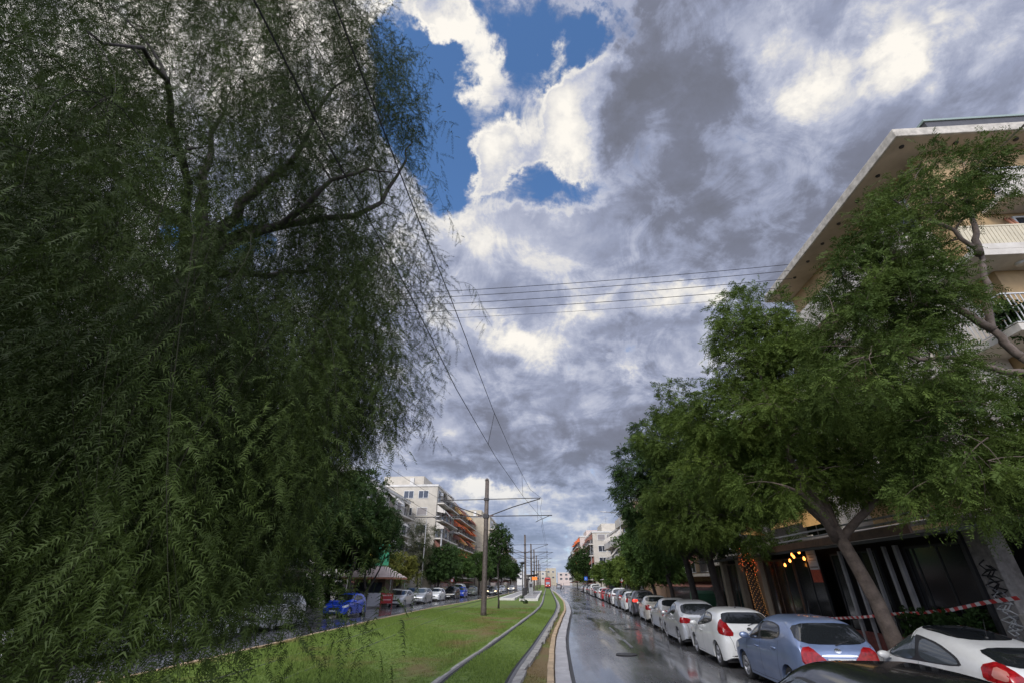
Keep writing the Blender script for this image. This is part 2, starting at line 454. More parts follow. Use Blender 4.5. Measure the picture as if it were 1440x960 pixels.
def grass_mat(name, c_dark, c_light, c_dry, dry_lo=0.55, dry_hi=0.75):
    m = bpy.data.materials.new(name); m.use_nodes = True; t = m.node_tree; b = t.nodes['Principled BSDF']
    tcn = t.nodes.new('ShaderNodeTexCoord')
    def nz(s, d=5, r=0.6):
        q = t.nodes.new('ShaderNodeTexNoise'); q.inputs['Scale'].default_value = s; q.inputs['Detail'].default_value = d; q.inputs['Roughness'].default_value = r
        t.links.new(tcn.outputs['Object'], q.inputs['Vector']); return q.outputs['Fac']
    r1 = t.nodes.new('ShaderNodeValToRGB'); r1.color_ramp.elements[0].position = 0.3; r1.color_ramp.elements[1].position = 0.7
    r1.color_ramp.elements[0].color = (*c_dark,1); r1.color_ramp.elements[1].color = (*c_light,1)
    t.links.new(nz(9, 6, 0.75), r1.inputs[0])
    # dry, brownish wear: patches plus the strip along the right-hand kerb
    sp = t.nodes.new('ShaderNodeSeparateXYZ'); t.links.new(tcn.outputs['Object'], sp.inputs[0])
    at = t.nodes.new('ShaderNodeAttribute'); at.attribute_name = 'dry'; at.attribute_type = 'GEOMETRY'
    ad = t.nodes.new('ShaderNodeMath'); ad.operation = 'ADD'; t.links.new(nz(0.45, 6, 0.62), ad.inputs[0]); t.links.new(at.outputs['Fac'], ad.inputs[1])
    mr = t.nodes.new('ShaderNodeMapRange'); mr.inputs['From Min'].default_value = dry_lo; mr.inputs['From Max'].default_value = dry_hi; t.links.new(ad.outputs[0], mr.inputs[0])
    mx = t.nodes.new('ShaderNodeMix'); mx.data_type = 'RGBA'; t.links.new(mr.outputs[0], mx.inputs[0]); t.links.new(r1.outputs[0], mx.inputs[6]); mx.inputs[7].default_value = (*c_dry,1)
    t.links.new(mx.outputs[2], b.inputs['Base Color'])
    b.inputs['Roughness'].default_value = 0.8; b.inputs['Specular IOR Level'].default_value = 0.25
    return m
M_lawn = grass_mat('lawn_turf', (0.048,0.088,0.015), (0.180,0.250,0.048), (0.17,0.12,0.055), .54, .76)
M_blade = grass_mat('grass_blade', (0.052,0.095,0.016), (0.200,0.275,0.055), (0.19,0.14,0.06), .54, .76)

# one sheet to the horizon
struct(MB().add([(-3000,-3000,-0.06),(3000,-3000,-0.06),(3000,3000,-0.06),(-3000,3000,-0.06)], [(0,1,2,3)]).build('ground', M_ground))
struct(ribbon(MB(), [lambda y: KR(y)+0.50, lambda y: KR(y)*0.5+PR(y)*0.5, lambda y: PR(y)-0.02], [0.0, 0.03, 0.0], YF).build('road', M_asph, smooth=True))
struct(ribbon(MB(), [lambda y: PL(y)+0.02, lambda y: PL(y)*0.5+KL(y)*0.5, lambda y: KL(y)-0.20], [0.0, 0.03, 0.0], YF).build('road', M_asph, smooth=True))
# pavements with a real kerb step
struct(ribbon(MB(), [lambda y: PR(y)-0.02, PR, lambda y: PR(y)+0.16, lambda y: PR(y)+0.17, lambda y: PR(y)+12], [-0.05, 0.13, 0.14, 0.135, 0.16], YF).build('pavement', M_pave))
struct(ribbon(MB(), [lambda y: PL(y)-14, lambda y: PL(y)-0.17, lambda y: PL(y)-0.16, PL, lambda y: PL(y)+0.02], [0.16, 0.135, 0.14, 0.13, -0.05], YF).build('pavement', M_pave))
# lawn bed between the kerbs, with the dry wear stored per vertex
def lawn():
    cols = np.linspace(0, 1, 45); vs = []; fs = []; dry = []
    ys = list(np.arange(-10, 60, 0.5)) + list(np.arange(60, 130, 3.0)) + list(np.arange(130, 421, 15.0))
    for y in ys:
        a, b = KL(y)-0.01, KR(y)-0.19
        for t in cols:
            x = a + (b-a)*t; vs.append((x, y, lawn_z(x, y))); dry.append(dry_at(x, y))
    n = len(cols)
    for i in range(len(ys)-1):
        for j in range(n-1): fs.append((i*n+j, i*n+j+1, (i+1)*n+j+1, (i+1)*n+j))
    mb = MB(); mb.add(vs, fs); o = mb.build('lawn', M_lawn, smooth=True)
    at = o.data.attributes.new('dry', 'FLOAT', 'POINT'); at.data.foreach_set('value', dry)
    return struct(o)
def dry_at(x, y):
    d = 0.0
    if x > TC(y)+0.9: d += 0.26*max(0, 1-max(0, y-22)/26)
    gx = x-(TC(y)-1.05)
    if -1.7 < gx < 0: d += 0.13*max(0, 1-abs(gx+0.6)/1.1)*max(0, 1-max(0, y-40)/20)
    if abs(x+3.9) < 1.6 and 22 < y < 48: d += 0.10*(1-abs(x+3.9)/1.6)
    if x < KL(y)+0.5: d += 0.12
    if abs(x-TC(y)) < 0.65: d -= 0.14
    return d
lawn()
# kerbs: tan stone against the grass, grey channel stone against the road, with joints
def kerb_stones(name, material, x0, x1, z, length, y0, y1):
    mb = MB(); y = y0; k = 0
    while y < y1:
        L = length if y < 70 else length*6
        ya, yb = y+0.006, y+L-0.006; dz = 0.006*math.sin(k*2.3); dx = 0.006*math.sin(k*1.7+1)
        mb.hexa([(x0(ya)+dx,ya,-0.1),(x1(ya)+dx,ya,-0.1),(x1(yb)+dx,yb,-0.1),(x0(yb)+dx,yb,-0.1),
                 (x0(ya)+dx,ya,z+dz),(x1(ya)+dx-0.02,ya,z+dz),(x1(yb)+dx-0.02,yb,z+dz),(x0(yb)+dx,yb,z+dz)])
        y += L; k += 1
    return struct(mb.build(name, material, bevel=0.012))
kerb_stones('kerb', M_kerb_tan, lambda y: KR(y)-0.19, lambda y: KR(y)-0.01, 0.205, 1.0, 8, 400)
kerb_stones('kerb', M_kerb_grey, lambda y: KR(y), lambda y: KR(y)+0.40, 0.12, 1.0, 8.4, 400)
struct(ribbon(MB(), [lambda y: KR(y)+0.40, lambda y: KR(y)+0.50], [0.004, 0.004], YF).build('kerb_gap', mat('dark_gutter', (0.03,0.028,0.025), 0.5)))
kerb_stones('kerb', M_kerb_tan, lambda y: KL(y)-0.20, lambda y: KL(y), 0.20, 1.0, 8, 400)
# track: two concrete beams with a grooved rail in each, grass between them
def track(centre, far, beams):
    for sgn in (-1, 1):
        if beams:
            mb = MB(); y = 8.0; k = 0
            rr = random.Random(40+sgn)
            while y < far:
                L = 1.0 if y < 60 else 6.0; wob = rr.uniform(-.03,.06) if sgn > 0 else rr.uniform(-.02,.03); wob2 = rr.uniform(-.02,.02)
                xi = lambda q: centre(q) + sgn*0.70; w0 = .935 if sgn > 0 else .875
                o_a, o_b = w0+wob, w0+wob+wob2; j = rr.uniform(-.006,.006)
                ya, yb = y, y+L-0.006
                ia, ib, oa, ob = xi(ya), xi(yb), centre(ya)+sgn*o_a, centre(yb)+sgn*o_b
                if sgn < 0: ia, oa, ib, ob = oa, ia, ob, ib
                mb.hexa([(ia,ya,0.1),(oa,ya,0.1),(ob,yb,0.1),(ib,yb,0.1),(ia,ya,.313+j*.5),(oa,ya,.313+j*.5),(ob,yb,.313+j*.5),(ib,yb,.313+j*.5)])
                y += L; k += 1
            struct(mb.build('track_beam', M_conc, bevel=0.003))
        ys = [8.0+i for i in range(60)] + [68.0+6*i for i in range(int((far-68)/6))]
        for (o0, o1, z, mt, nm) in ((0.70, 0.775, 0.321 if beams else 0.312, M_rail if beams else M_groove, 'rail'), (0.635, 0.70, 0.316 if beams else 0.306, M_groove, 'rail_groove')):
            xa = lambda y: centre(y)+sgn*(o0 if sgn > 0 else o1); xb = lambda y: centre(y)+sgn*(o1 if sgn > 0 else o0)
            struct(ribbon(MB(), [xa, xa, xb, xb], [0.2, z, z, 0.2], ys).build(nm, mt))
track(TC, 380, True)
track(TL, 380, False)
# faded lane and parking-bay marks on the right-hand road
mb = MB()
for (x0, x1, y0, y1) in ((3.05,3.15,20,22.4),(3.2,3.3,26,28.5),(3.7,3.8,34,37),(4.2,4.3,44,47)):
    mb.add([(x0,y0,.034),(x1,y0,.034),(x1+.06,y1,.034),(x0+.06,y1,.034)], [(0,1,2,3)])
struct(mb.build('road_marking', mat('faded_road_paint', (0.13,0.13,0.135), 0.3, var=0.4, scale=7)))
mb = MB()
for i in range(9):
    mb.add([(2.6+i*.85,176,.04),(3.1+i*.85,176,.04),(3.1+i*.85,179,.04),(2.6+i*.85,179,.04)], [(0,1,2,3)])
struct(mb.build('road_marking', M_paint))

# grass blades on the near lawn
def blades():
    n = 230000
    y = 8.5 + 33*RNG.random(n)**1.6
    kl = np.array([KL(v) for v in np.linspace(8, 42, 69)]); kr = np.array([KR(v) for v in np.linspace(8, 42, 69)]); tcx = np.array([TC(v) for v in np.linspace(8, 42, 69)])
    g = np.linspace(8, 42, 69); a = np.interp(y, g, kl); b = np.interp(y, g, kr)-0.2; c = np.interp(y, g, tcx)
    x = a + (b-a)*RNG.random(n)
    d = np.abs(x-c); keep = ~((d > 0.62) & (d < 0.93))
    dl = np.abs(x-np.interp(y, g, np.array([TL(v) for v in g]))); keep &= ~((dl > 0.66) & (dl < 0.76))
    clump = np.sin(x*5.1+np.sin(y*2.3)*2)*np.sin(y*4.3+np.sin(x*3.1)*2)
    keep &= (clump + 0.9*RNG.random(n) > -0.25)
    x, y, a, b, c = x[keep], y[keep], a[keep], b[keep], c[keep]; n = len(x)
    t = np.clip((x-a)/(b-a), 0, 1); z = 0.185+0.12*np.minimum(1, 6*t*(1-t))
    dry = np.array([dry_at(p, q) for p, q in zip(x[::1], y[::1])], dtype=np.float32)
    h = (0.03+0.05*RNG.random(n))*np.where(dry > 0.1, 0.6, 1.0)*(1+0.5*np.sin(x*1.3+y*0.7)); w = 0.006+0.006*RNG.random(n)
    az = RNG.random(n)*2*PI; ln = (RNG.random((n,2))-0.5)*0.06
    p = np.stack([x, y, z], 1); s = np.stack([np.cos(az)*w, np.sin(az)*w, 0*w], 1)
    tip = p + np.stack([ln[:,0], ln[:,1], h], 1)
    v = np.stack([p-s, p+s, tip], 1).reshape(-1, 3)
    me = np_mesh('grass_blades', v, 3, M_blade)
    at = me.attributes.new('dry', 'FLOAT', 'POINT'); at.data.foreach_set('value', np.repeat(dry, 3))
    tag(link('grass_blades', me), 'short green grass growing between and beside the tram rails', 'grass', kind='stuff')
blades()

# repairs and covers in the wet road
M_patch = mat('asphalt_patch', (0.045,0.045,0.048), 0.18, var=0.3, scale=6, bump=0.15, bscale=40)
M_iron = mat('cast_iron', (0.05,0.045,0.042), 0.35, metal=0.6, var=0.3, scale=20, bump=0.5, bscale=30)
mb = MB()
for (x0, x1, y0, y1) in ((3.6,4.5,30.2,31.4),(3.2,3.9,47,52)):
    mb.add([(x0,y0,.036),(x1,y0+.1,.037),(x1+.05,y1,.037),(x0+.08,y1-.1,.036)], [(0,1,2,3)])
struct(mb.build('road_patch', M_patch))
for i, (x, y) in enumerate(((2.6,18.2),(4.3,27.4))):
    t = thing('manhole_cover', ('round iron manhole cover in the near wet lane','round iron manhole cover further along the wet lane')[i], 'manhole cover', (x, y, .034))
    MB().lathe([(0,.0),(.27,.0),(.275,.006)], 24, 'Z').build('lid', M_iron, t); MB().lathe([(.285,.0),(.285,.007),(.35,.007),(.35,.0)], 24, 'Z').build('rim', M_iron, t)

# ================================================================== tram stop, poles, wires, tram
M_pole = mat('weathered_pole_steel', (0.105,0.085,0.072), 0.6, metal=0.25, var=0.35, scale=6, bump=0.1)
M_pole_d = mat('dark_pole_steel', (0.05,0.048,0.05), 0.55, metal=0.4, var=0.2)
M_galv = mat('galvanised_steel', (0.30,0.30,0.30), 0.5, metal=0.6, var=0.2)
M_wire = mat('wire', (0.022,0.022,0.024), 0.5, metal=0.4)
M_ins = mat('insulator', (0.10,0.05,0.04), 0.4)
def catenary_pole(y, x, label, near=False):
    t = thing('catenary_pole', label, 'tram pole', (x, y, 0.2), 0, 'poles carrying the tram wires')
    sw = 0.0
    MB().tube([(0,0,-0.1),(0,0,0.35),(0,0,1.2),(0.01,0,5.0),(0.02,0,8.35)], [0.20,0.185,0.17,0.155,0.14], 20).lathe([(0.14,8.35),(0.13,8.45),(0.08,8.53),(0.0,8.55)], 20).build('mast', M_pole, t, smooth=True)
    dxr, dxl = TC(y)-x, TL(y)-x
    a = MB(); k = 0.028
    a.tube([(dxl-0.3,0,7.05),(0,0,7.10),(dxr+0.15,0,7.15)], k, 6); a.build('upper_arm', M_pole_d, t)
    a = MB(); a.tube([(dxl-1.9,0,5.95),(0,0,5.98),(dxr+0.9,0,6.0)], k*1.15, 6); a.build('lower_arm', M_pole_d, t)
    for s, dx in ((1, dxr), (-1, dxl)):
        b = MB(); e = dx + s*0.1
        pts = [(s*0.16,0,5.98),(e*0.5,0,6.45 if s < 0 else 6.58),(e,0,7.1)]
        b.tube(pts, 0.036, 6); b.build('stay', M_pole_d, t)
        q = MB(); q.lathe([(0.03,-0.16),(0.065,-0.12),(0.035,-0.06),(0.065,0.0),(0.035,0.06),(0.03,0.12)], 8, 'X', (s*0.42,0,6.0)); q.build('insulator', M_ins, t, smooth=True)
        r = MB(); r.tube([(dx+s*0.7,0,5.97),(dx+s*0.05,0,5.72),(dx-s*0.25,0,5.58)], 0.02, 5); r.tube([(dx-s*0.1,0,7.12),(dx-s*0.1,0,5.6)], 0.008, 4); r.build('registration_arm', M_pole_d, t)
    MB().box(-0.19,-0.19,5.86,0.19,0.19,6.10).build('clamp', M_pole_d, t); MB().box(-0.17,-0.17,7.02,0.17,0.17,7.18).build('clamp', M_pole_d, t)
    if near: MB().lathe([(0.24,-0.12),(0.24,-0.02),(0.19,0.02)], 12).build('foot', mat('rusty_pole_foot', (0.10,0.055,0.035), 0.8, var=0.4, scale=9), t)
    return t
POLES = [(-25.0,-4.0),(32.5,-4.02),(75.4,-3.12),(94.0,-2.75),(112.0,-2.6),(135.0,-2.5),(165.0,-2.4),(205,-2.4)]
PL_LAB = [None, 'tall brown weathered tram pole standing in the grass, nearest of the row', 'dark tram pole at the near end of the tram stop platform',
    'dark tram pole rising from the middle of the tram stop', 'dark tram pole behind the tram stop shelter', 'far dark tram pole beyond the tram stop',
    'very distant thin tram pole beyond the stop', 'farthest thin tram pole, beyond the red tram front']
for (y, x), lb in zip(POLES, PL_LAB):
    if lb: catenary_pole(y, x, lb, y < 40)
def wire(name, label, pts, r=0.012, cat='overhead wire', group=None, n=5):
    return tag(MB().tube(pts, r, n).build(name, M_wire), label, cat, group)
def span(centre, z, sag, dx0):
    pts = []; ys = [p[0] for p in POLES] + [260]
    for i in range(len(ys)-1):
        m = 12
        for k in range(m if i < len(ys)-2 else m+1):
            t = k/m; y = ys[i]+(ys[i+1]-ys[i])*t; zz = z - sag*4*t*(1-t)*min(1, (ys[i+1]-ys[i])/57)
            x0 = centre(ys[i])+dx0*(1 if i % 2 else -1)*0.6; x1 = centre(ys[i+1])+dx0*(1 if (i+1) % 2 else -1)*0.6
            pts.append((x0+(x1-x0)*t, y, zz))
    return pts
# right-hand track: contact wire with messenger wire above and droppers between them
RC = [(-2.1,-4,6.0),(-2.02,2.6,5.95),(-1.9,5.3,5.93),(-1.86,9.0,5.93),(-1.6,15,5.93),(-1.0,23.3,5.93),(-0.1,32.5,5.93)]
RM = [(-2.3,-4,7.35),(-1.88,2.0,7.1),(-1.77,4.6,6.98),(-1.66,7.0,6.95),(-1.5,13.2,6.93),(-1.2,20.5,6.98),(-0.8,27.8,7.1),(-0.1,32.5,7.3)]
wire('contact_wire', 'lower overhead wire above the right-hand tram track', RC + [p for p in span(TC, 5.93, 0.05, 0.15) if p[1] > 33], 0.0085)
wire('messenger_wire', 'upper overhead wire above the right-hand tram track', RM + [p for p in span(TC, 7.3, 0.7, 0.05) if p[1] > 33], 0.0085)
wire('contact_wire', 'lower overhead wire above the left-hand tram track', [(-7.0,-20,5.9)] + [p for p in span(TL, 5.9, 0.05, 0.15) if p[1] > -20], 0.0085)
wire('messenger_wire', 'upper overhead wire sagging over the left-hand tram track', [(-7.0,-20,7.2)] + [p for p in span(TL, 7.2, 0.7, 0.05) if p[1] > -20], 0.0085)
def on(pts, y):
    for a, b in zip(pts, pts[1:]):
        if a[1] <= y <= b[1]:
            t = (y-a[1])/(b[1]-a[1]); return tuple(a[i]+(b[i]-a[i])*t for i in range(3))
for y, lb in ((4.4,'near thin dropper wire hidden by the drooping tree'),(13.5,'thin dropper linking the two wires high over the near rails'),(23.0,'thin dropper linking the two wires just before the nearest tram pole')):
    a, b = on(RC, y), on(RM, y)
    if y > 10: wire('dropper_wire', lb, [a, b], 0.008)
# high cables crossing the street from the trees to the pale roof edge
for k, (za, zb, xb) in enumerate(((16.85,17.75,14.6),(16.5,17.3,14.2),(16.1,16.75,14.0),(15.65,16.2,13.8),(15.2,15.7,13.6))):
    pts = []
    for i in range(17):
        t = i/16; x = -22+(xb+22)*t; pts.append((x, 20.6, za*(1-t)+zb*t-0.9*4*t*(1-t)*0.5))
    wire('street_cable', ['topmost','second','third','fourth','lowest and faintest'][k] + ' of five cables strung across the street to the pale roof edge', pts, 0.016 if k < 4 else 0.009, 'cable', 'cables across the street')
wire('service_cable', 'thick dark cable slanting up past the top balcony beside the near right treetop', [(16.27, 11.9, 15.43), (12.14, 7.0, 12.03)], 0.028, 'cable')

# tram stop: two slabs with white edges, shelter, lamps, railings
M_slab = mat('platform_paving', (0.30,0.29,0.28), 0.5, var=0.2, scale=2)
M_edge = mat('white_platform_edge', (0.60,0.58,0.54), 0.5, var=0.15)
def platform(x0, x1, y0, y1, label):
    t = thing('tram_platform', label, 'tram platform', ((x0+x1)/2, y0, 0.2))
    w = (x1-x0)/2; L = y1-y0
    MB().box(-w+.3,0.3,0,w-.3,L,0.33).build('slab', M_slab, t, bevel=0.02)
    MB().box(-w,0,0,-w+.295,L,0.345).box(w-.295,0,0,w,L,0.345).box(-w+.3,0,0,w-.3,.295,0.345).build('edge', M_edge, t, bevel=0.02)
platform(-3.1,-1.0,57.5,112,'long raised tram platform with pale edge beside the right-hand rails')
platform(-5.6,-3.75,59.5,112,'low white-edged platform slab on the left of the tram stop')
sh = thing('tram_shelter', 'open tram stop shelter with dark roof and orange sign panel', 'shelter', (-2.4, 82, 0.53))
for y in (0, 4, 8):
    MB().tube([(-0.7,y,0),(-0.7,y,2.5)], 0.05, 8).build('post', M_pole_d, sh)
    MB().tube([(-0.7,y,2.5),(0.9,y,2.7)], 0.04, 6).build('rafter', M_pole_d, sh)
MB().hexa([(-1.1,-0.4,2.55),(1.0,-0.4,2.74),(1.0,8.4,2.74),(-1.1,8.4,2.55),(-1.1,-0.4,2.63),(1.0,-0.4,2.82),(1.0,8.4,2.82),(-1.1,8.4,2.63)]).build('roof', M_pole_d, sh)
MB().box(-0.9,0.3,0.3,-0.87,7.7,2.2).build('back_panel', mat('shelter_glass', (0.06,0.08,0.09), 0.1), sh)
MB().box(0.1,-0.5,1.95,0.95,-0.42,2.4).build('sign_panel', mat('orange_sign', (0.85,0.22,0.03), 0.5, emit=(1,0.25,0.03), estr=0.35), sh)
MB().box(-0.7,1,0.42,-0.3,3.2,0.47).box(-0.6,1.2,0,-0.5,1.3,0.42).box(-0.6,2.9,0,-0.5,3.0,0.42).build('bench', M_pole_d, sh)
vm = thing('ticket_machine', 'grey ticket machine standing on the platform near the shelter', 'ticket machine', (-2.2, 72, 0.53))
MB().box(-0.3,-0.2,0,0.3,0.2,1.7).build('cabinet', M_galv, vm, bevel=0.02)
MB().box(-0.2,-0.215,1.0,0.2,-0.2,1.45).build('screen', M_pole_d, vm)
for (x, y, lb) in ((-2.75,58.6,'dark lamp post with flat cap at the near platform corner'),(-2.6,104,'dark lamp post with flat cap at the far end of the platform')):
    t = thing('platform_lamp', lb, 'lamp post', (x, y, 0.53))
    MB().tube([(0,0,0),(0,0,3.6)], [0.07,0.05], 8).build('pole', M_pole_d, t)
    MB().lathe([(0.06,3.45),(0.34,3.62),(0.36,3.70),(0.05,3.78)], 12).build('lamp_head', M_pole_d, t)
for i in range(5):
    t = thing('platform_bollard', 'short dark bollard in the row along the platform lamp posts', 'bollard', (-2.9, 63+3*i, 0.53), 0, 'bollards on the tram platform')
    MB().tube([(0,0,0),(0,0,0.9)], 0.06, 8).build('shaft', M_pole_d, t); MB().lathe([(0.075,0.9),(0.075,0.96),(0,1.0)], 8).build('cap', M_pole_d, t)

# the red tram coming towards the camera
M_tred = mat('tram_red', (0.50,0.045,0.03), 0.3, coat=0.5)
M_tglass = mat('tram_glass', (0.10,0.13,0.17), 0.05, spec=0.8)
tr = thing('tram', 'red tram with pale windscreen approaching on the right-hand track', 'tram', (TC(190), 188, 0.35))
def tram_sec(y, w, zb, zt): return [(-w,y,zb),(w,y,zb),(w*1.0,y,zb+1.0),(w*0.98,y,zt-.45),(w*0.8,y,zt),(-w*0.8,y,zt),(-w*0.98,y,zt-.45),(-w,y,zb+1.0)]
mb = MB(); secs = [(0,0.85,0.35,2.9),(0.35,1.1,0.25,3.3),(1.2,1.2,0.2,3.42),(26,1.2,0.2,3.42)]
for i, q in enumerate(secs):
    mb.add(tram_sec(*q), [tuple(range(7,-1,-1))] if i == 0 else [])
for i in range(3):
    for j in range(8): mb.f.append((i*8+j, i*8+(j+1) % 8, i*8+8+(j+1) % 8, i*8+8+j)); mb.mi.append(0)
mb.build('body', M_tred, tr)
MB().add([(-0.72,-0.035,1.15),(0.72,-0.035,1.15),(0.68,0.03,2.55),(-0.68,0.03,2.55)], [(0,1,2,3)]).build('windscreen', mat('tram_windscreen', (0.25,0.33,0.42), 0.08, spec=0.8), tr)
MB().box(-0.7,-0.09,2.62,0.7,-0.0,2.86).build('destination_sign', M_pole_d, tr)
for s in (-1,1):
    MB().lathe([(0.1,-0.06),(0.1,0.02)], 10, 'Y', (s*0.62,0,0.8)).build('headlight', mat('tram_headlight', (0.8,0.8,0.75), 0.2, emit=(1,0.95,0.8), estr=1.5), tr)
    MB().box(s*1.2,1.5,1.2,s*1.215,25,2.6).build('side_window', M_tglass, tr)
MB().tube([(0,8,3.4),(0,9.2,4.4),(0,8.2,5.5)], 0.04, 5).tube([(-0.8,8.2,5.5),(0.8,8.2,5.5)], 0.04, 5).build('pantograph', M_pole_d, tr)
MB().box(-0.85,-0.12,0.1,0.85,0.3,0.42).build('bumper', M_pole_d, tr)

# ================================================================== cars
M_glass = mat('car_glass', (0.012,0.014,0.016), 0.03, spec=0.9)
M_glass_l = mat('pale_car_glass', (0.05,0.06,0.065), 0.03, spec=1.0)
M_rub = mat('black_plastic', (0.018,0.018,0.019), 0.5)
M_tyre = mat('tyre_rubber', (0.018,0.018,0.018), 0.8, var=0.2, scale=10)
M_rim = mat('alloy_rim', (0.45,0.45,0.46), 0.3, metal=0.85)
M_rimd = mat('dark_wheel', (0.05,0.05,0.055), 0.4, metal=0.6)
M_chrome = mat('chrome_trim', (0.7,0.7,0.7), 0.15, metal=1.0)
M_tail = mat('red_tail_light', (0.24,0.007,0.009), 0.16, spec=0.4, var=0.5, scale=14)
M_tail_l = mat('clear_tail_lens', (0.42,0.16,0.13), 0.12, spec=0.8)
M_brake = mat('lit_brake_light', (0.7,0.03,0.02), 0.2, emit=(1.0,0.05,0.03), estr=1.2)
M_head = mat('headlight_lens', (0.50,0.52,0.54), 0.08, spec=0.9)
M_headlit = mat('lit_headlight', (0.9,0.8,0.6), 0.2, emit=(1.0,0.72,0.35), estr=5.0)
M_plate = mat('number_plate', (0.62,0.63,0.62), 0.4)
M_char = mat('plate_lettering', (0.03,0.03,0.05), 0.5)
M_seam = mat('panel_gap', (0.02,0.02,0.022), 0.6)
def paint(name, c, metal=0.0, rough=0.28, coat=0.8):
    # wet, slightly dusty clear-coated paint
    return mat(name, c, rough, metal=metal, var=0.10, scale=2.2, coat=coat)
P = dict(
    white=paint('white_paint', (0.66,0.67,0.66)), offwhite=paint('off_white_paint', (0.58,0.585,0.57)), blue=paint('pale_blue_paint', (0.165,0.22,0.36), 0.35, 0.3),
    black=paint('black_paint', (0.012,0.013,0.016), 0.1, 0.2), silver=paint('silver_paint', (0.42,0.43,0.44), 0.45, 0.32), lsilver=paint('light_silver_paint', (0.50,0.50,0.50), 0.4, 0.32),
    champagne=paint('champagne_paint', (0.56,0.53,0.47), 0.3, 0.32), dgrey=paint('dark_grey_paint', (0.065,0.06,0.07), 0.4, 0.3), grey=paint('grey_paint', (0.15,0.155,0.165), 0.4, 0.3),
    royal=paint('royal_blue_paint', (0.010,0.06,0.50), 0.1, 0.28), navy=paint('navy_paint', (0.015,0.03,0.14), 0.2, 0.28), red=paint('red_paint', (0.35,0.02,0.02)), olive=paint('olive_grey_paint', (0.16,0.18,0.13)))

def crom(pts, step):
    """Catmull-Rom resample of 2-D points at about equal arc length"""
    p = np.array(pts, float); q = np.vstack([2*p[0]-p[1], p, 2*p[-1]-p[-2]]); out = []
    for i in range(1, len(q)-2):
        n = max(2, int(np.linalg.norm(q[i+1]-q[i])/step*4))
        for k in range(n):
            t = k/n; a = 0.5*((2*q[i]) + (q[i+1]-q[i-1])*t + (2*q[i-1]-5*q[i]+4*q[i+1]-q[i+2])*t*t + (-q[i-1]+3*q[i]-3*q[i+1]+q[i+2])*t**3)
            out.append(a)
    out.append(p[-1]); out = np.array(out)
    d = np.concatenate([[0], np.cumsum(np.linalg.norm(np.diff(out, axis=0), axis=1))]); m = int(d[-1]/step)
    s = np.linspace(0, d[-1], m+1)
    return np.stack([np.interp(s, d, out[:,0]), np.interp(s, d, out[:,1])], 1)

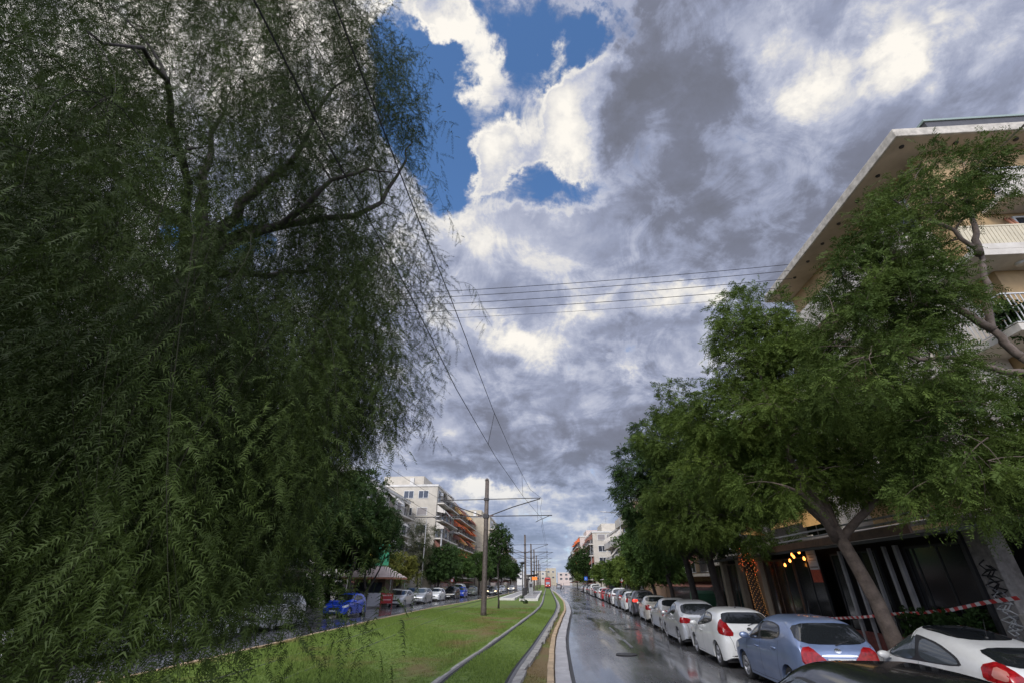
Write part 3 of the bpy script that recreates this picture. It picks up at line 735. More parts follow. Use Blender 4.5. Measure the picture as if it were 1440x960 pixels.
class Body:
    """a car body lofted from a side outline (y from tail to nose, z up)"""
    def __init__(s, top, belt, W, wheels, Rw, z0=0.20, taper=0.30, pexp=9.0, sexp=4.8, noseexp=None, roofw=1.0):
        s.top = top; s.W = W; s.wheels = wheels; s.Rw = Rw
        yc = np.array([p[0] for p in top]); s.y0, s.y1 = yc.min(), yc.max(); L2 = (s.y1-s.y0)/2; ym = (s.y0+s.y1)/2
        pr = crom(top, 0.045)
        pr[:,0] = np.maximum.accumulate(pr[:,0])
        ys = [(y, z) for y, z in pr]
        zi = lambda y: np.interp(y, pr[:,0], pr[:,1])
        ra = Rw+0.045
        for w in wheels:
            for k in range(0, 25):
                a = PI*k/24; y = w - ra*math.cos(a); ys.append((y, zi(y)))
            for e in (-1e-3, 1e-3): ys.append((w-ra+e, zi(w-ra+e))); ys.append((w+ra-e, zi(w+ra-e)))
        ys.sort()
        st = [ys[0]]
        for q in ys[1:]:
            if q[0]-st[-1][0] > 0.0009 or abs(q[1]-st[-1][1]) > 0.02: st.append(q)
        bl = lambda y: np.interp(y, [b[0] for b in belt], [b[1] for b in belt])
        NL, NU = 9, 12
        verts = []; rows = []
        for (y, zt) in st:
            t = min(0.995, abs((y-ym)/L2)); pe = (noseexp or pexp) if y > ym else pexp
            hw = W/2*(1-t**pe)**(1/pe)
            zb = z0 + 0.10*max(0, (t-0.88)/0.12)**2
            for w in wheels:
                d = abs(y-w)
                if d < ra: zb = max(zb, Rw-0.01 + math.sqrt(max(0, ra*ra-d*d)))
            zs = min(bl(y), zt-0.035)
            zb = min(zb, zs-0.02)
            row = []
            def fl(z):
                u = (z-z0)/(max(0.4, bl(y)-z0)); return 0.955 + 0.045*math.sin(PI*min(1, max(0, u*0.9+0.08))) - 0.012*max(0, u-0.85)/0.15
            # lip under the sill / arch, then up the side
            row.append((hw*fl(zb)-0.10, y, zb+0.004)); 
            for k in range(NL+1):
                z = zb+(zs-zb)*k/NL; row.append((hw*fl(z), y, z))
            hb = hw*fl(zs); dz = zt-zs
            for k in range(1, NU+1):
                a = PI/2*k/NU
                ce = max(0.0, math.cos(a))**(2/sexp); se = math.sin(a)**(2/ (sexp*0.62))
                z = zs+dz*se
                x = hb*ce*(1-taper*roofw*(z-zs)*min(1, dz/0.2))
                row.append((x, y, z))
            rows.append(row)
        n = len(rows[0]); mb = MB(); V = []
        for r in rows:
            V += r; 
        base = len(V)
        for r in rows: V += [(-x, y, z) for x, y, z in r]
        F = []
        for i in range(len(rows)-1):
            for j in range(n-1):
                a = i*n+j; F.append((a, a+1, a+n+1, a+n)); b = base+a; F.append((b, b+n, b+n+1, b+1))
        m = len(rows)-1
        capn = list(range(1, n)); 
        F.append(tuple([j for j in capn] + [base+j for j in reversed(capn[:-1])]))
        F.append(tuple([m*n+j for j in reversed(capn)] + [base+m*n+j for j in capn[:-1]]))
        bm = bmesh.new(); vs = [bm.verts.new(v) for v in V]
        for f in F:
            try: bm.faces.new([vs[i] for i in f])
            except ValueError: pass
        bmesh.ops.remove_doubles(bm, verts=bm.verts, dist=0.0006)
        bmesh.ops.dissolve_degenerate(bm, edges=bm.edges, dist=0.0004)
        bmesh.ops.recalc_face_normals(bm, faces=bm.faces)
        for f in bm.faces: f.smooth = True
        for e in bm.edges:
            if len(e.link_faces) == 2 and e.calc_face_angle(0) > R(38): e.smooth = False
        s.bm = bm; s.bvh = BVHTree.FromBMesh(bm); s.stations = st
    def mesh(s, name, m):
        me = bpy.data.meshes.new(name); s.bm.to_mesh(me); me.materials.append(m); return me
    def hit(s, u, v, side):
        """side L/R: (u=y, v=z); B/F: (u=x, v=z); T: (u=x, v=y); BL/BR/FL/FR: corner view, u along the corner"""
        o, d = s.frame(u, v, side)
        h = s.bvh.ray_cast(o, d)
        return (h[0], h[1]) if h[0] is not None else (None, None)
    def frame(s, u, v, side):
        q = 0.70710678
        if side == 'L': return Vector((-5,u,v)), Vector((1,0,0))
        if side == 'R': return Vector((5,u,v)), Vector((-1,0,0))
        if side == 'B': return Vector((u,-9,v)), Vector((0,1,0))
        if side == 'F': return Vector((u,9,v)), Vector((0,-1,0))
        if side == 'T': return Vector((u,v,5)), Vector((0,0,-1))
        W2 = s.W/2
        c = {'BL': (-W2, s.y0), 'BR': (W2, s.y0), 'FL': (-W2, s.y1), 'FR': (W2, s.y1)}[side]
        dx = 1 if side[1] == 'L' else -1; dy = 1 if side[0] == 'B' else -1
        d = Vector((dx*q, dy*q, 0)); t = Vector((dx*q, -dy*q, 0))      # t: from the flank towards the centre line
        return Vector((c[0], c[1], v)) + t*u - d*6, d

def chaikin(poly, it=2, r=0.18):
    for _ in range(it):
        out = []
        for a, b in zip(poly, poly[1:]+poly[:1]):
            out.append((a[0]+(b[0]-a[0])*r, a[1]+(b[1]-a[1])*r)); out.append((a[0]+(b[0]-a[0])*(1-r), a[1]+(b[1]-a[1])*(1-r)))
        poly = out
    return poly

def decal(body, poly, side, off=0.004, rnd=2, grid=0.05, mb=None):
    """a panel that follows the bodywork: polygon in the given view, wrapped onto the body and lifted off it"""
    mb = mb or MB()
    p = chaikin(list(poly), rnd) if rnd else list(poly)
    dense = []
    for a, b in zip(p, p[1:]+p[:1]):
        L = math.hypot(b[0]-a[0], b[1]-a[1]); n = max(1, int(L/grid))
        dense += [(a[0]+(b[0]-a[0])*k/n, a[1]+(b[1]-a[1])*k/n) for k in range(n)]
    n = len(dense)
    def inside(x, y):
        c = False; j = n-1
        for i in range(n):
            xi, yi = dense[i]; xj, yj = dense[j]
            if (yi > y) != (yj > y) and x < (xj-xi)*(y-yi)/(yj-yi)+xi: c = not c
            j = i
        return c
    xs = [q[0] for q in dense]; ys = [q[1] for q in dense]; pts = [Vector(q) for q in dense]
    gx = np.arange(min(xs)+grid/2, max(xs), grid); gy = np.arange(min(ys)+grid/2, max(ys), grid)
    for x in gx:
        for y in gy:
            if inside(x, y) and min((x-a)**2+(y-b)**2 for a, b in dense) > (grid*0.4)**2: pts.append(Vector((x, y)))
    r = delaunay_2d_cdt(pts, [(i, (i+1) % n) for i in range(n)], [], 1, 1e-5)
    V, F = r[0], r[2]; out = []; ok = []
    for v in V:
        h, nn = body.hit(v.x, v.y, side)
        ok.append(h is not None)
        if h is None: out.append((0,0,0)); continue
        o, d = body.frame(v.x, v.y, side)
        if nn.dot(d) > 0: nn = -nn
        out.append(tuple(h + nn*off))
    fs = [f for f in F if all(ok[i] for i in f) and max((Vector(out[a])-Vector(out[b])).length for a in f for b in f) < grid*6]
    mb.add(out, fs); return mb

def strip(body, line, side, w=0.008, off=0.003, mb=None, step=0.05):
    """thin line along the bodywork"""
    mb = mb or MB()
    pts = []
    for a, b in zip(line, line[1:]):
        n = max(1, int(math.hypot(b[0]-a[0], b[1]-a[1])/step))
        pts += [(a[0]+(b[0]-a[0])*k/n, a[1]+(b[1]-a[1])*k/n) for k in range(n)]
    pts.append(line[-1]); vs = []
    for i, p in enumerate(pts):
        a, b = pts[max(0, i-1)], pts[min(len(pts)-1, i+1)]; d = (b[0]-a[0], b[1]-a[1]); L = math.hypot(*d) or 1
        nx, ny = -d[1]/L*w/2, d[0]/L*w/2
        for s in (1, -1):
            h, nn = body.hit(p[0]+nx*s, p[1]+ny*s, side)
            vs.append(tuple(h+nn*off) if h is not None else None)
    fs = []
    for i in range(len(pts)-1):
        q = (2*i, 2*i+1, 2*i+3, 2*i+2)
        if all(vs[k] is not None for k in q) and max((Vector(vs[a])-Vector(vs[b])).length for a in q for b in q) < 0.3: fs.append(q)
    mb.add([v or (0,0,0) for v in vs], fs); return mb

WHEELS = {}
def wheel_meshes(Rw, w, style):
    key = (Rw, w, style)
    if key in WHEELS: return WHEELS[key]
    rr = Rw*0.66
    ty = MB().lathe([(rr,-w/2+.01),(rr+.02,-w/2),(Rw-.03,-w/2),(Rw-.008,-w/2+.02),(Rw,-w/2+.05),(Rw,w/2-.05),(Rw-.008,w/2-.02),(Rw-.03,w/2),(rr+.02,w/2),(rr,w/2-.01)], 32, 'X')
    ty.f = [f for f in ty.f if len(f) == 4]; ty.mi = [0]*len(ty.f)
    tm = ty.mesh('tyre', M_tyre, True)
    rm = MB()
    rm.lathe([(rr-.03,-w/2+.035),(rr-.022,-w/2+.004),(rr+.004,-w/2-.002),(rr+.004,-w/2+.03)], 32, 'X'); rm.f = [f for f in rm.f if len(f) == 4]; rm.mi = [0]*len(rm.f)
    rm.lathe([(0.0,-w/2+.012),(0.05,-w/2+.014),(0.06,-w/2+.03),(0.06,w/2)], 16, 'X')
    ns = {'five':5,'seven':7,'cover':9}[style]; sw = {'five':.075,'seven':.05,'cover':.06}[style]
    for k in range(ns):
        a = 2*PI*k/ns; ca, sa = math.cos(a), math.sin(a)
        def q(r, t, x): return (x, r*ca-t*sa, r*sa+t*ca)
        rm.hexa([q(.04,-sw/2,-w/2+.045),q(.04,sw/2,-w/2+.045),q(rr-.02,sw*.62,-w/2+.045),q(rr-.02,-sw*.62,-w/2+.045),
                 q(.04,-sw/2,-w/2+.016),q(.04,sw/2,-w/2+.016),q(rr-.02,sw*.62,-w/2+.008),q(rr-.02,-sw*.62,-w/2+.008)])
    rmm = rm.mesh('rim', M_rim, True)
    dk = MB().lathe([(0,-w/2+.06),(rr,-w/2+.06),(rr,-w/2+.07)], 24, 'X').mesh('brake_disc', M_rimd, False)
    WHEELS[key] = (tm, rmm, dk); return WHEELS[key]

def make_car(spec, pt, label, cat='car', loc=(0,0,0), rz=0, group=None, lod=2, glass=None, rim=None, lit=None, name='parked_car', facing_seen='B'):
    t = thing(name, label, cat, loc, rz, group)
    key = spec['key']
    if 'body' not in spec: spec['body'] = Body(**spec['loft'])
    B = spec['body']; sh = spec.setdefault('cache', {})
    gl = glass or M_glass
    def part(nm, key2, fn, material, parent=t):
        """the same kind of car shares the mesh, each car keeps its own material"""
        if key2 not in sh: sh[key2] = fn()
        me = sh[key2]
        if me is None: return None
        o = link(nm, me, parent)
        if not me.materials: me.materials.append(material)
        o.material_slots[0].link = 'OBJECT'; o.material_slots[0].material = material
        return o
    dm = lambda poly, side, off=0.004, rnd=2, grid=0.06: (lambda: decal(B, poly, side, off, rnd, grid).mesh('panel', M_glass, True))
    mir = lambda poly: [(-a, b) for a, b in poly]
    body = part('body', 'body', lambda: B.mesh('body', pt), pt)
    # underbody and arches
    def under():
        mb = MB(); h = spec['loft']['W']/2; y0, y1 = B.y0+.12, B.y1-.12
        mb.box(-h+.13,y0,.17,h-.13,y1,.40)
        for w in B.wheels: mb.box(-h+.24,w-B.Rw-.06,.3,h-.24,w+B.Rw+.06,B.Rw*2+.12)
        return mb.mesh('underbody', M_rub)
    part('underbody', 'under', under, M_rub)
    # wheels
    ww = 0.20; tm, rmm, dk = wheel_meshes(B.Rw, ww, spec.get('rim','five'))
    for w in B.wheels:
        for s in (-1, 1):
            wo = bpy.data.objects.new('wheel', tm); COL.objects.link(wo); wo.parent = t
            wo.location = (s*(spec['loft']['W']/2-ww/2-.035), w, B.Rw)
            wo.rotation_euler = (0, 0, 0 if s < 0 else PI)
            if lod >= 1:
                ro = link('rim', rmm, wo); ro.material_slots[0].link = 'OBJECT'; ro.material_slots[0].material = rim or M_rim
                link('brake_disc', dk, wo)
    # glass
    for side in 'LR':
        if spec.get('dlo'): part('window_frame', 'dlo'+side, dm(spec['dlo'], side, 0.003), M_rub)
        for k, wpoly in enumerate(spec['side']):
            part('side_window', f'sw{k}{side}', dm(wpoly, side, 0.007), gl)
    part('windscreen', 'ws', dm(spec['front'], 'F', 0.005), gl)
    part('rear_window', 'rw', dm(spec['rear'], 'B', 0.009, 2, .045), spec.get('rearglass', gl))
    # lamps
    for c in 'LR':
        part('tail_light', 'tl'+c, dm(spec['tail'], 'B'+c, 0.007, 1, .04), lit if (lit is M_brake) else M_tail)
        if spec.get('tail2') and lod >= 2: part('tail_lens', 'tl2'+c, dm(spec['tail2'], 'B'+c, 0.010, 1, .04), M_tail_l)
        part('headlight', 'hl'+c, dm(spec['head'], 'F'+c, 0.007, 1, .04), lit if lit is M_headlit else M_head)
    # plates
    def plate(y, s, z):
        mb = MB(); mb.box(-.26, min(y, y+s*.02), z-.055, .26, max(y, y+s*.02), z+.055); return mb.mesh('plate', M_plate)
    zb = spec.get('rplate', .62); hb, _ = B.hit(0, zb, 'B'); hf, _ = B.hit(0, .42, 'F')
    if hb is not None: part('number_plate', 'pb', lambda: plate(hb.y-.012, -1, zb), M_plate)
    if hf is not None: part('number_plate', 'pf', lambda: plate(hf.y+.012, 1, .42), M_plate)
    W2 = spec['loft']['W']/2
    # grille, lower bumper
    part('grille', 'gr', dm([(-.42,.50),(.42,.50),(.36,.62),(-.36,.62)], 'F', .004, 1), M_rub)
    part('air_intake', 'ai', dm([(-.55,.24),(.55,.24),(.5,.36),(-.5,.36)], 'F', .004, 1), M_rub)
    part('bumper_insert', 'bi', dm([(-W2*.78,.23),(W2*.78,.23),(W2*.72,.36),(-W2*.72,.36)], 'B', .004, 1), M_rub)
    if lod >= 1:
        # mirrors
        my, mz = spec['mirror']
        for s, c in ((-1,'L'),(1,'R')):
            h, _ = B.hit(my, mz, c)
            if h is None: continue
            def mm(h=h, s=s):
                mb = MB(); cx = h.x+s*.13
                mb.lathe([(0,-.055),(.075,-.05),(.092,-.02),(.088,.03),(.055,.07),(0,.085)], 14, 'Y', (0,0,0))
                mb.v = [(v[0]*1.25+cx, v[1]+h.y, v[2]*.78+h.z+.05) for v in mb.v]
                mb.bar((h.x-s*.02,h.y,h.z),(cx-s*.03,h.y+.01,h.z+.03),.05,.035); return mb.mesh('mirror', pt, True)
            part('wing_mirror', 'mi'+c, mm, spec.get('mirrormat') or pt)
    if lod >= 1:
        def seams():
            mb = MB()
            for side in 'LR':
                for ln in spec['seams']: strip(B, ln, side, .009, .0035, mb)
            for ln in spec.get('rseams', []): strip(B, ln, 'B', .009, .0035, mb)
            return mb.mesh('panel_gaps', M_seam)
        part('panel_gap', 'se', seams, M_seam)
    if lod >= 2:
        for side in 'LR':
            for k, (hy, hz) in enumerate(spec['handles']):
                def hd(side=side, hy=hy, hz=hz):
                    h, n = B.hit(hy, hz, side)
                    mb = MB(); mb.tube([h+n*.004+Vector((0,-.09,0)), h+n*.035+Vector((0,-.06,.004)), h+n*.035+Vector((0,.06,.004)), h+n*.004+Vector((0,.09,0))], .014, 6); return mb.mesh('handle', pt, True)
                part('door_handle', f'hd{k}{side}', hd, pt)
        def wip():
            h, n = B.hit(0, spec['wiper'][0], 'B'); h2, n2 = B.hit(spec['wiper'][1], spec['wiper'][2], 'B')
            mb = MB(); mb.tube([h+n*.02, (h+h2)/2+n*.03, h2+n2*.018], .009, 5); return mb.mesh('wiper', M_rub)
        if spec.get('wiper'): part('rear_wiper', 'wi', wip, M_rub)
        if spec.get('garnish'): part('tailgate_trim', 'ga', dm(spec['garnish'], 'B', .010, 1, .04), M_chrome)
        if spec.get('roofglass'): part('glass_roof', 'rg', dm(spec['roofglass'], 'T', .005, 2, .08), M_glass)
        bz = spec.get('badge')
        if bz:
            def bd():
                mb = MB()
                decal(B, [(.065*math.cos(a), bz+.042*math.sin(a)) for a in np.linspace(0, 2*PI, 20)[:-1]], 'B', .009, 0, .03, mb); return mb.mesh('badge', M_chrome, True)
            part('badge', 'bd', bd, M_chrome)
        def ant():
            y = spec['antenna']; h, n = B.hit(0, y, 'T')
            mb = MB(); mb.lathe([(.03,0),(.02,.02),(.0,.03)], 8, 'Z', tuple(h)); mb.tube([h, h+Vector((0,-.10,.30))], [.006,.003], 5); return mb.mesh('antenna', M_rub)
        if spec.get('antenna') is not None and not (name == 'car' and lod == 2): part('antenna', 'an', ant, M_rub)
    return t

def plate_text(t, txt, y, z):
    cu = bpy.data.curves.new('plate_lettering', 'FONT'); cu.body = txt; cu.size = .105; cu.align_x = 'CENTER'; cu.align_y = 'CENTER'; cu.extrude = .001
    o = bpy.data.objects.new('plate_lettering', cu); COL.objects.link(o)
    dg = bpy.context.evaluated_depsgraph_get(); me = bpy.data.meshes.new_from_object(o.evaluated_get(dg)); bpy.data.objects.remove(o)
    me.materials.clear(); me.materials.append(M_char)
    o = link('plate_lettering', me, t, (0, y, z)); o.rotation_euler = (PI/2, 0, 0); return o

# ---- the kinds of car (y from tail to nose, metres)
def hatch(key, L, W, H, wb, Rw, ro, roof_back, ws_base, hood, belt_r, belt_f, cz, tail, rear_z, doors=5, rim='five', **kw):
    """parametric hatchback: ro = rear overhang, roof_back = y of roof rear edge from the tail, ws_base = windscreen base from the nose"""
    a, b = -L/2, L/2; rw = a+ro; fw = rw+wb; rb = a+roof_back; wsb = b-ws_base
    top = [(a,.40),(a+.02,.62),(a+.06,.80),(a+.12,cz),(rb-.10,H-.13),(rb+.08,H-.045),(rb+.45,H-.008),(rb+.95,H),(wsb-1.05,H-.02),(wsb-.72,H-.10),(wsb,hood+.10),(wsb+.10,hood+.045),(b-.55,hood-.06),(b-.22,hood-.17),(b-.06,hood-.33),(b,.42)]
    belt = [(a,belt_r),(rb+.2,belt_r),(wsb,belt_f),(b,belt_f-.1)]
    bz = lambda y: np.interp(y, [q[0] for q in belt], [q[1] for q in belt])
    gt = H-.145                                     # upper edge of the side glass
    y_r = rb+kw.get('yr', .20); y_f = wsb-.20
    mid = rw+.30+wb*0.40
    kick = kw.get('kick', .06)
    def g(y): return float(bz(y))+.035
    tw = [(y_r+.10, g(y_r)+.05+kick),(y_r+.18, gt-.06),(y_r+.55, gt-.005),(wsb-1.05, gt),(wsb-.72, gt-.09),(y_f, g(y_f)+.02),(y_f-.1, g(y_f)-.005),(mid, g(mid))]
    r_low = tw[0]; 
    if doors == 5:
        s1 = [(y_r+.13,g(y_r)+.045+kick),(y_r+.21,gt-.075),(y_r+.55,gt-.03),(mid-.055,gt-.022),(mid-.055,g(mid)+.02),(y_r+.5,g(y_r)+.025)]
        s2 = [(mid+.055,g(mid)+.02),(mid+.055,gt-.022),(wsb-1.05,gt-.03),(wsb-.74,gt-.115),(y_f-.08,g(y_f)+.03)]
    else:
        m2 = mid-.12
        s1 = [(y_r+.16,g(y_r)+.10+kick),(y_r+.26,gt-.085),(y_r+.6,gt-.035),(m2-.05,gt-.025),(m2-.05,g(m2)+.025),(y_r+.6,g(y_r)+.035+kick*.3)]
        s2 = [(m2+.05,g(m2)+.02),(m2+.05,gt-.025),(wsb-1.05,gt-.03),(wsb-.74,gt-.115),(y_f-.08,g(y_f)+.03)]
    W2 = W/2
    rear = kw.get('rear') or [(-W2*.80,cz+.05),(W2*.80,cz+.05),(W2*.70,H-.13),(-W2*.70,H-.13)]
    d = dict(key=key, rim=rim, loft=dict(top=top, belt=belt, W=W, wheels=[rw,fw], Rw=Rw, **kw.get('loft', {})),
        dlo=tw, side=[s1, s2], rear=rear,
        front=[(-W2*.84,hood+.10),(W2*.84,hood+.10),(W2*.70,H-.10),(-W2*.70,H-.10)],
        tail=tail, tail2=kw.get('tail2'), head=kw.get('head', [(-.42,.66),(.10,.60),(.14,.70),(-.34,.80)]), mirror=(y_f-.06, g(y_f)-.0),
        seams=[[(mid,.25),(mid,g(mid)-.01)],[(y_f+.12,g(y_f)-.03),(y_f+.16,.6),(y_f+.10,.26),(mid,.25)]] + ([[(mid,.25),(rw+Rw+.16,.27),(rw+Rw+.10,.55),(y_r+.22,g(y_r)+.03)]] if doors == 5 else []),
        rseams=[[(-W2*.80,cz+.02),(-W2*.62,.66),(-W2*.60,.46),(W2*.60,.46),(W2*.62,.66),(W2*.80,cz+.02)]],
        handles=[(mid+.16,g(mid)-.15)] + ([(y_r+.42,g(y_r)-.13)] if doors == 5 else []),
        wiper=kw.get('wiper', (cz+.02,.30,cz+.09)), garnish=kw.get('garnish'), badge=kw.get('badge', cz-.09), antenna=rb+.35, rplate=kw.get('rplate', .70))
    return d
CAR = {}
CAR['city'] = hatch('city',3.82,1.70,1.50,2.46,.30,.62,.50,1.05,.92,.96,.90,.99, [(.02,.70),(.30,.66),(.40,.74),(.16,1.00),(.03,.98)], 0, garnish=[(-.36,.83),(.36,.83),(.33,.87),(-.33,.87)], badge=.93, rplate=.75,
    rear=[(-.72,1.03),(.72,1.03),(.63,1.385),(-.63,1.385)])
CAR['sport'] = hatch('sport',3.95,1.72,1.47,2.49,.31,.66,.58,1.10,.91,.99,.86,1.02, [(-.22,.86),(.22,.78),(.24,.90),(-.02,1.20),(-.16,1.18)], 0, doors=3, kick=.02, badge=.96, rplate=.56, rear=[(-.60,1.09),(.60,1.09),(.66,1.17),(.56,1.36),(-.56,1.36),(-.66,1.17)])
CAR['round'] = hatch('round',3.88,1.70,1.53,2.46,.30,.62,.60,1.12,.98,.95,.91,1.00, [(-.10,.78),(.24,.76),(.28,.92),(-.05,.98)], 0, badge=.90, rplate=.58)
CAR['coupe'] = hatch('coupe',4.27,1.77,1.50,2.61,.32,.72,.90,1.20,.90,.93,.84,.93, [(-.34,.86),(.08,.76),(.26,.80),(.12,1.0),(-.10,1.13),(-.32,1.06)], 0, doors=3, kick=.0, tail2=[(-.22,.92),(-.02,.88),(.02,1.0),(-.14,1.07)], badge=.80, rplate=.55, rear=[(-.64,1.0),(.64,1.0),(.58,1.33),(-.58,1.33)])
_a, _b = -2.135, 2.135; _w = _b-1.20
CAR['coupe']['loft']['top'] = [(_a,.40),(_a+.02,.66),(_a+.08,.88),(_a+.16,1.02),(_a+.42,1.15),(_a+.80,1.27),(_a+1.3,1.385),(_a+1.8,1.48),(_a+2.2,1.51),(_w-.95,1.47),(_w-.62,1.35),(_w,1.00),(_w+.1,.945),(_b-.55,.84),(_b-.22,.74),(_b-.06,.58),(_b,.42)]
CAR['coupe']['side'] = [[(_a+.98,.985),(_a+1.06,1.08),(_a+1.5,1.24),(_a+1.95,1.32),(_a+1.95,.935)],[(_a+2.05,.93),(_a+2.05,1.33),(.10,1.325),(.42,1.19),(.74,.925)]]
CAR['coupe']['dlo'] = [(_a+.90,.96),(_a+1.02,1.11),(_a+1.5,1.275),(_a+2.0,1.355),(.12,1.355),(.46,1.215),(.84,.90)]
CAR['coupe']['rear'] = [(-.66,1.05),(.66,1.05),(.56,1.27),(-.56,1.27)]
CAR['coupe']['rearglass'] = M_glass; CAR['coupe']['seams'] = [[(_a+2.0,.25),(_a+2.0,.92)],[(.92,.86),(.95,.6),(.90,.26),(_a+2.0,.25)]]
CAR['coupe']['roofglass'] = [(-.48,-1.0),(.48,-1.0),(.53,.10),(-.53,.10)]
CAR['suv'] = hatch('suv',4.35,1.80,1.66,2.63,.34,.78,.55,1.15,1.02,1.10,1.03,1.08, [(-.10,.92),(.22,.90),(.26,1.06),(-.06,1.10)], 0, badge=1.0, rplate=.80)
CAR['mpv'] = hatch('mpv',4.30,1.80,1.60,2.70,.32,.74,.52,1.20,.98,1.02,.98,1.02, [(-.06,.80),(.2,.80),(.2,1.2),(-.02,1.2)], 0)
def sedan(key, L, W, H, wb, Rw, ro):
    d = hatch(key,L,W,H,wb,Rw,ro,1.35,1.30,.94,.93,.88,1.00,[(-.20,.70),(.22,.70),(.26,.86),(.02,.98),(-.16,.94)],0, rear=[(-.68,1.10),(.68,1.10),(.58,H-.10),(-.58,H-.10)], wiper=None, badge=.88, rplate=.60)
    a, b = -L/2, L/2; wsb = b-1.30; rb = a+1.35
    d['loft']['top'] = [(a,.40),(a+.02,.66),(a+.06,.86),(a+.14,.98),(a+.35,1.01),(a+.72,1.035),(rb-.10,H-.14),(rb+.15,H-.035),(rb+.5,H-.005),(wsb-1.4,H),(wsb-1.05,H-.025),(wsb-.72,H-.11),(wsb,1.04),(wsb+.1,.985),(b-.55,.88),(b-.22,.78),(b-.05,.60),(b,.42)]
    return d
CAR['sedan'] = sedan('sedan',4.40,1.74,1.47,2.60,.31,.95)
CAR['saloon'] = sedan('saloon',4.25,1.70,1.44,2.52,.30,.90)
def van_spec():
    d = hatch('van',4.9,1.90,1.95,3.0,.34,.85,.16,1.0,1.12,1.15,1.12,1.18,[(-.02,.75),(.12,.75),(.12,1.25),(-.02,1.25)],0, badge=None, wiper=None, rplate=.6, loft=dict(sexp=6.0, taper=.16, pexp=12.0, noseexp=6.0))
    d['dlo'] = None; d['side'] = [[(.70,1.20),(.70,1.68),(1.05,1.68),(1.46,1.30),(1.48,1.20)]]
    d['rear'] = [(-.66,1.2),(.66,1.2),(.62,1.72),(-.62,1.72)]
    return d
CAR['van'] = van_spec()

# ---- right-hand row: all seen from behind, nose away from the camera
def right_car(kind, pt, x_left, y_rear, yaw, label, **kw):
    sp = CAR[kind]; L = sp['loft']['top'][-1][0]*2; W_ = sp['loft']['W']
    jr = random.Random(int(y_rear*10)); j = 1.0 if y_rear > 22 else 0.0
    yaw += j*jr.uniform(-1.6,1.6); x_left += j*jr.uniform(-.12,.12); y_rear += j*jr.uniform(-.25,.25)
    a = R(yaw); cx = x_left+W_/2; cy = y_rear+L/2
    return make_car(sp, P[pt] if isinstance(pt, str) else pt, label, kw.pop('cat','car'), (cx, cy, 0.0), -a, kw.pop('group','cars parked along the right-hand kerb'), **kw)
ROW = [
 ('coupe','offwhite',6.74,8.45,1.5,'white coupe with dark glass roof, partly hidden behind the black car roof',dict(lod=2, glass=M_glass_l)),
 ('city','blue',5.0,11.15,0.5,'pale metallic blue hatchback with wraparound red tail lights and chrome tailgate bar',dict(lod=2)),
 ('sport','white',4.98,15.42,2.0,'white sporty hatchback with tall pointed red tail lights, ahead of the pale blue hatchback',dict(lod=2)),
 ('round','silver',5.12,20.35,2.5,'rounded silver hatchback with dark rear window, ahead of the white sporty hatchback',dict(lod=2)),
 ('sedan','lsilver',5.48,25.0,3.0,'silver saloon with boot and large teardrop red tail lights',dict(lod=2)),
 ('saloon','champagne',5.90,31.3,3.5,'cream white saloon with square red tail lights, ahead of the silver saloon',dict(lod=2)),
 ('suv','dgrey',6.12,36.9,3.5,'dark purple-grey tall hatchback with one brake light glowing',dict(lod=1, lit=M_brake)),
 ('city','white',6.42,42.3,3.0,'small white car tucked just ahead of the dark purple-grey tall hatchback',dict(lod=1)),
 ('mpv','grey',6.55,47.0,3.0,'grey people carrier between two small white cars in the right row',dict(lod=1)),
 ('suv','white',6.70,52.3,3.0,'white tall hatchback with wide black rear window, middle of the right row',dict(lod=1)),
 ('city','black',6.95,57.6,3.0,'small black hatchback just ahead of the white tall hatchback',dict(lod=1)),
 ('sedan','dgrey',7.10,62.2,3.0,'dark grey saloon second ahead of the white tall hatchback',dict(lod=1)),
 ('sport','red',7.30,67.5,3.0,'dark red hatchback deep in the right-hand row',dict(lod=1)),
 ('round','white',7.45,72.3,2.5,'white rounded hatchback just ahead of the dark red one',dict(lod=1)),
 ('city','grey',7.60,77.0,2.0,'grey hatchback deep in the right row, two cars before the white van',dict(lod=1)),
 ('saloon','black',7.70,81.6,2.0,'black saloon parked right behind the silver car and white van',dict(lod=1)),
 ('mpv','lsilver',7.85,86.8,2.0,'light silver car parked right behind the white van',dict(lod=1)),
 ('van','white',8.02,92.0,2.0,'white panel van standing taller than the cars in the right row',dict(lod=1, cat='van', name='parked_van')),
 ('city','dgrey',8.2,98.4,2.0,'dark grey car just beyond the white panel van',dict(lod=0)),
 ('sedan','silver',8.4,103.5,2.0,'silver saloon two places beyond the white panel van',dict(lod=0)),
 ('round','black',8.6,109,2.0,'far black hatchback beyond the silver saloon and van',dict(lod=0)),
 ('city','white',8.7,114.5,1.5,'far small white car, about the middle of the cars beyond the van',dict(lod=0)),
 ('suv','grey',8.9,120,1.0,'far grey tall hatchback near the end of the right row',dict(lod=0)),
 ('city','black',9.0,126,0.5,'far dark hatchback second from the end of the right row',dict(lod=0)),
 ('saloon','white',9.1,132,0.0,'farthest pale saloon at the very end of the right row',dict(lod=0)),
]
for kind, pt, x, y, yaw, lb, kw in ROW:
    o = right_car(kind, pt, x, y, yaw, lb, **kw)
    if kind == 'coupe': o.scale = (.97, .97, .945)
    if kind == 'city' and pt == 'blue':
        h, _ = CAR['city']['body'].hit(0, .75, 'B'); plate_text(o, 'YZP 4187', h.y-.0335, .75)
right_car('city', 'black', 2.2, 3.75, 1.0, 'black car in the traffic lane, cut off by the bottom edge, with wet shiny roof', group='cars driving on the street', lod=2, name='car', glass=M_glass_l)
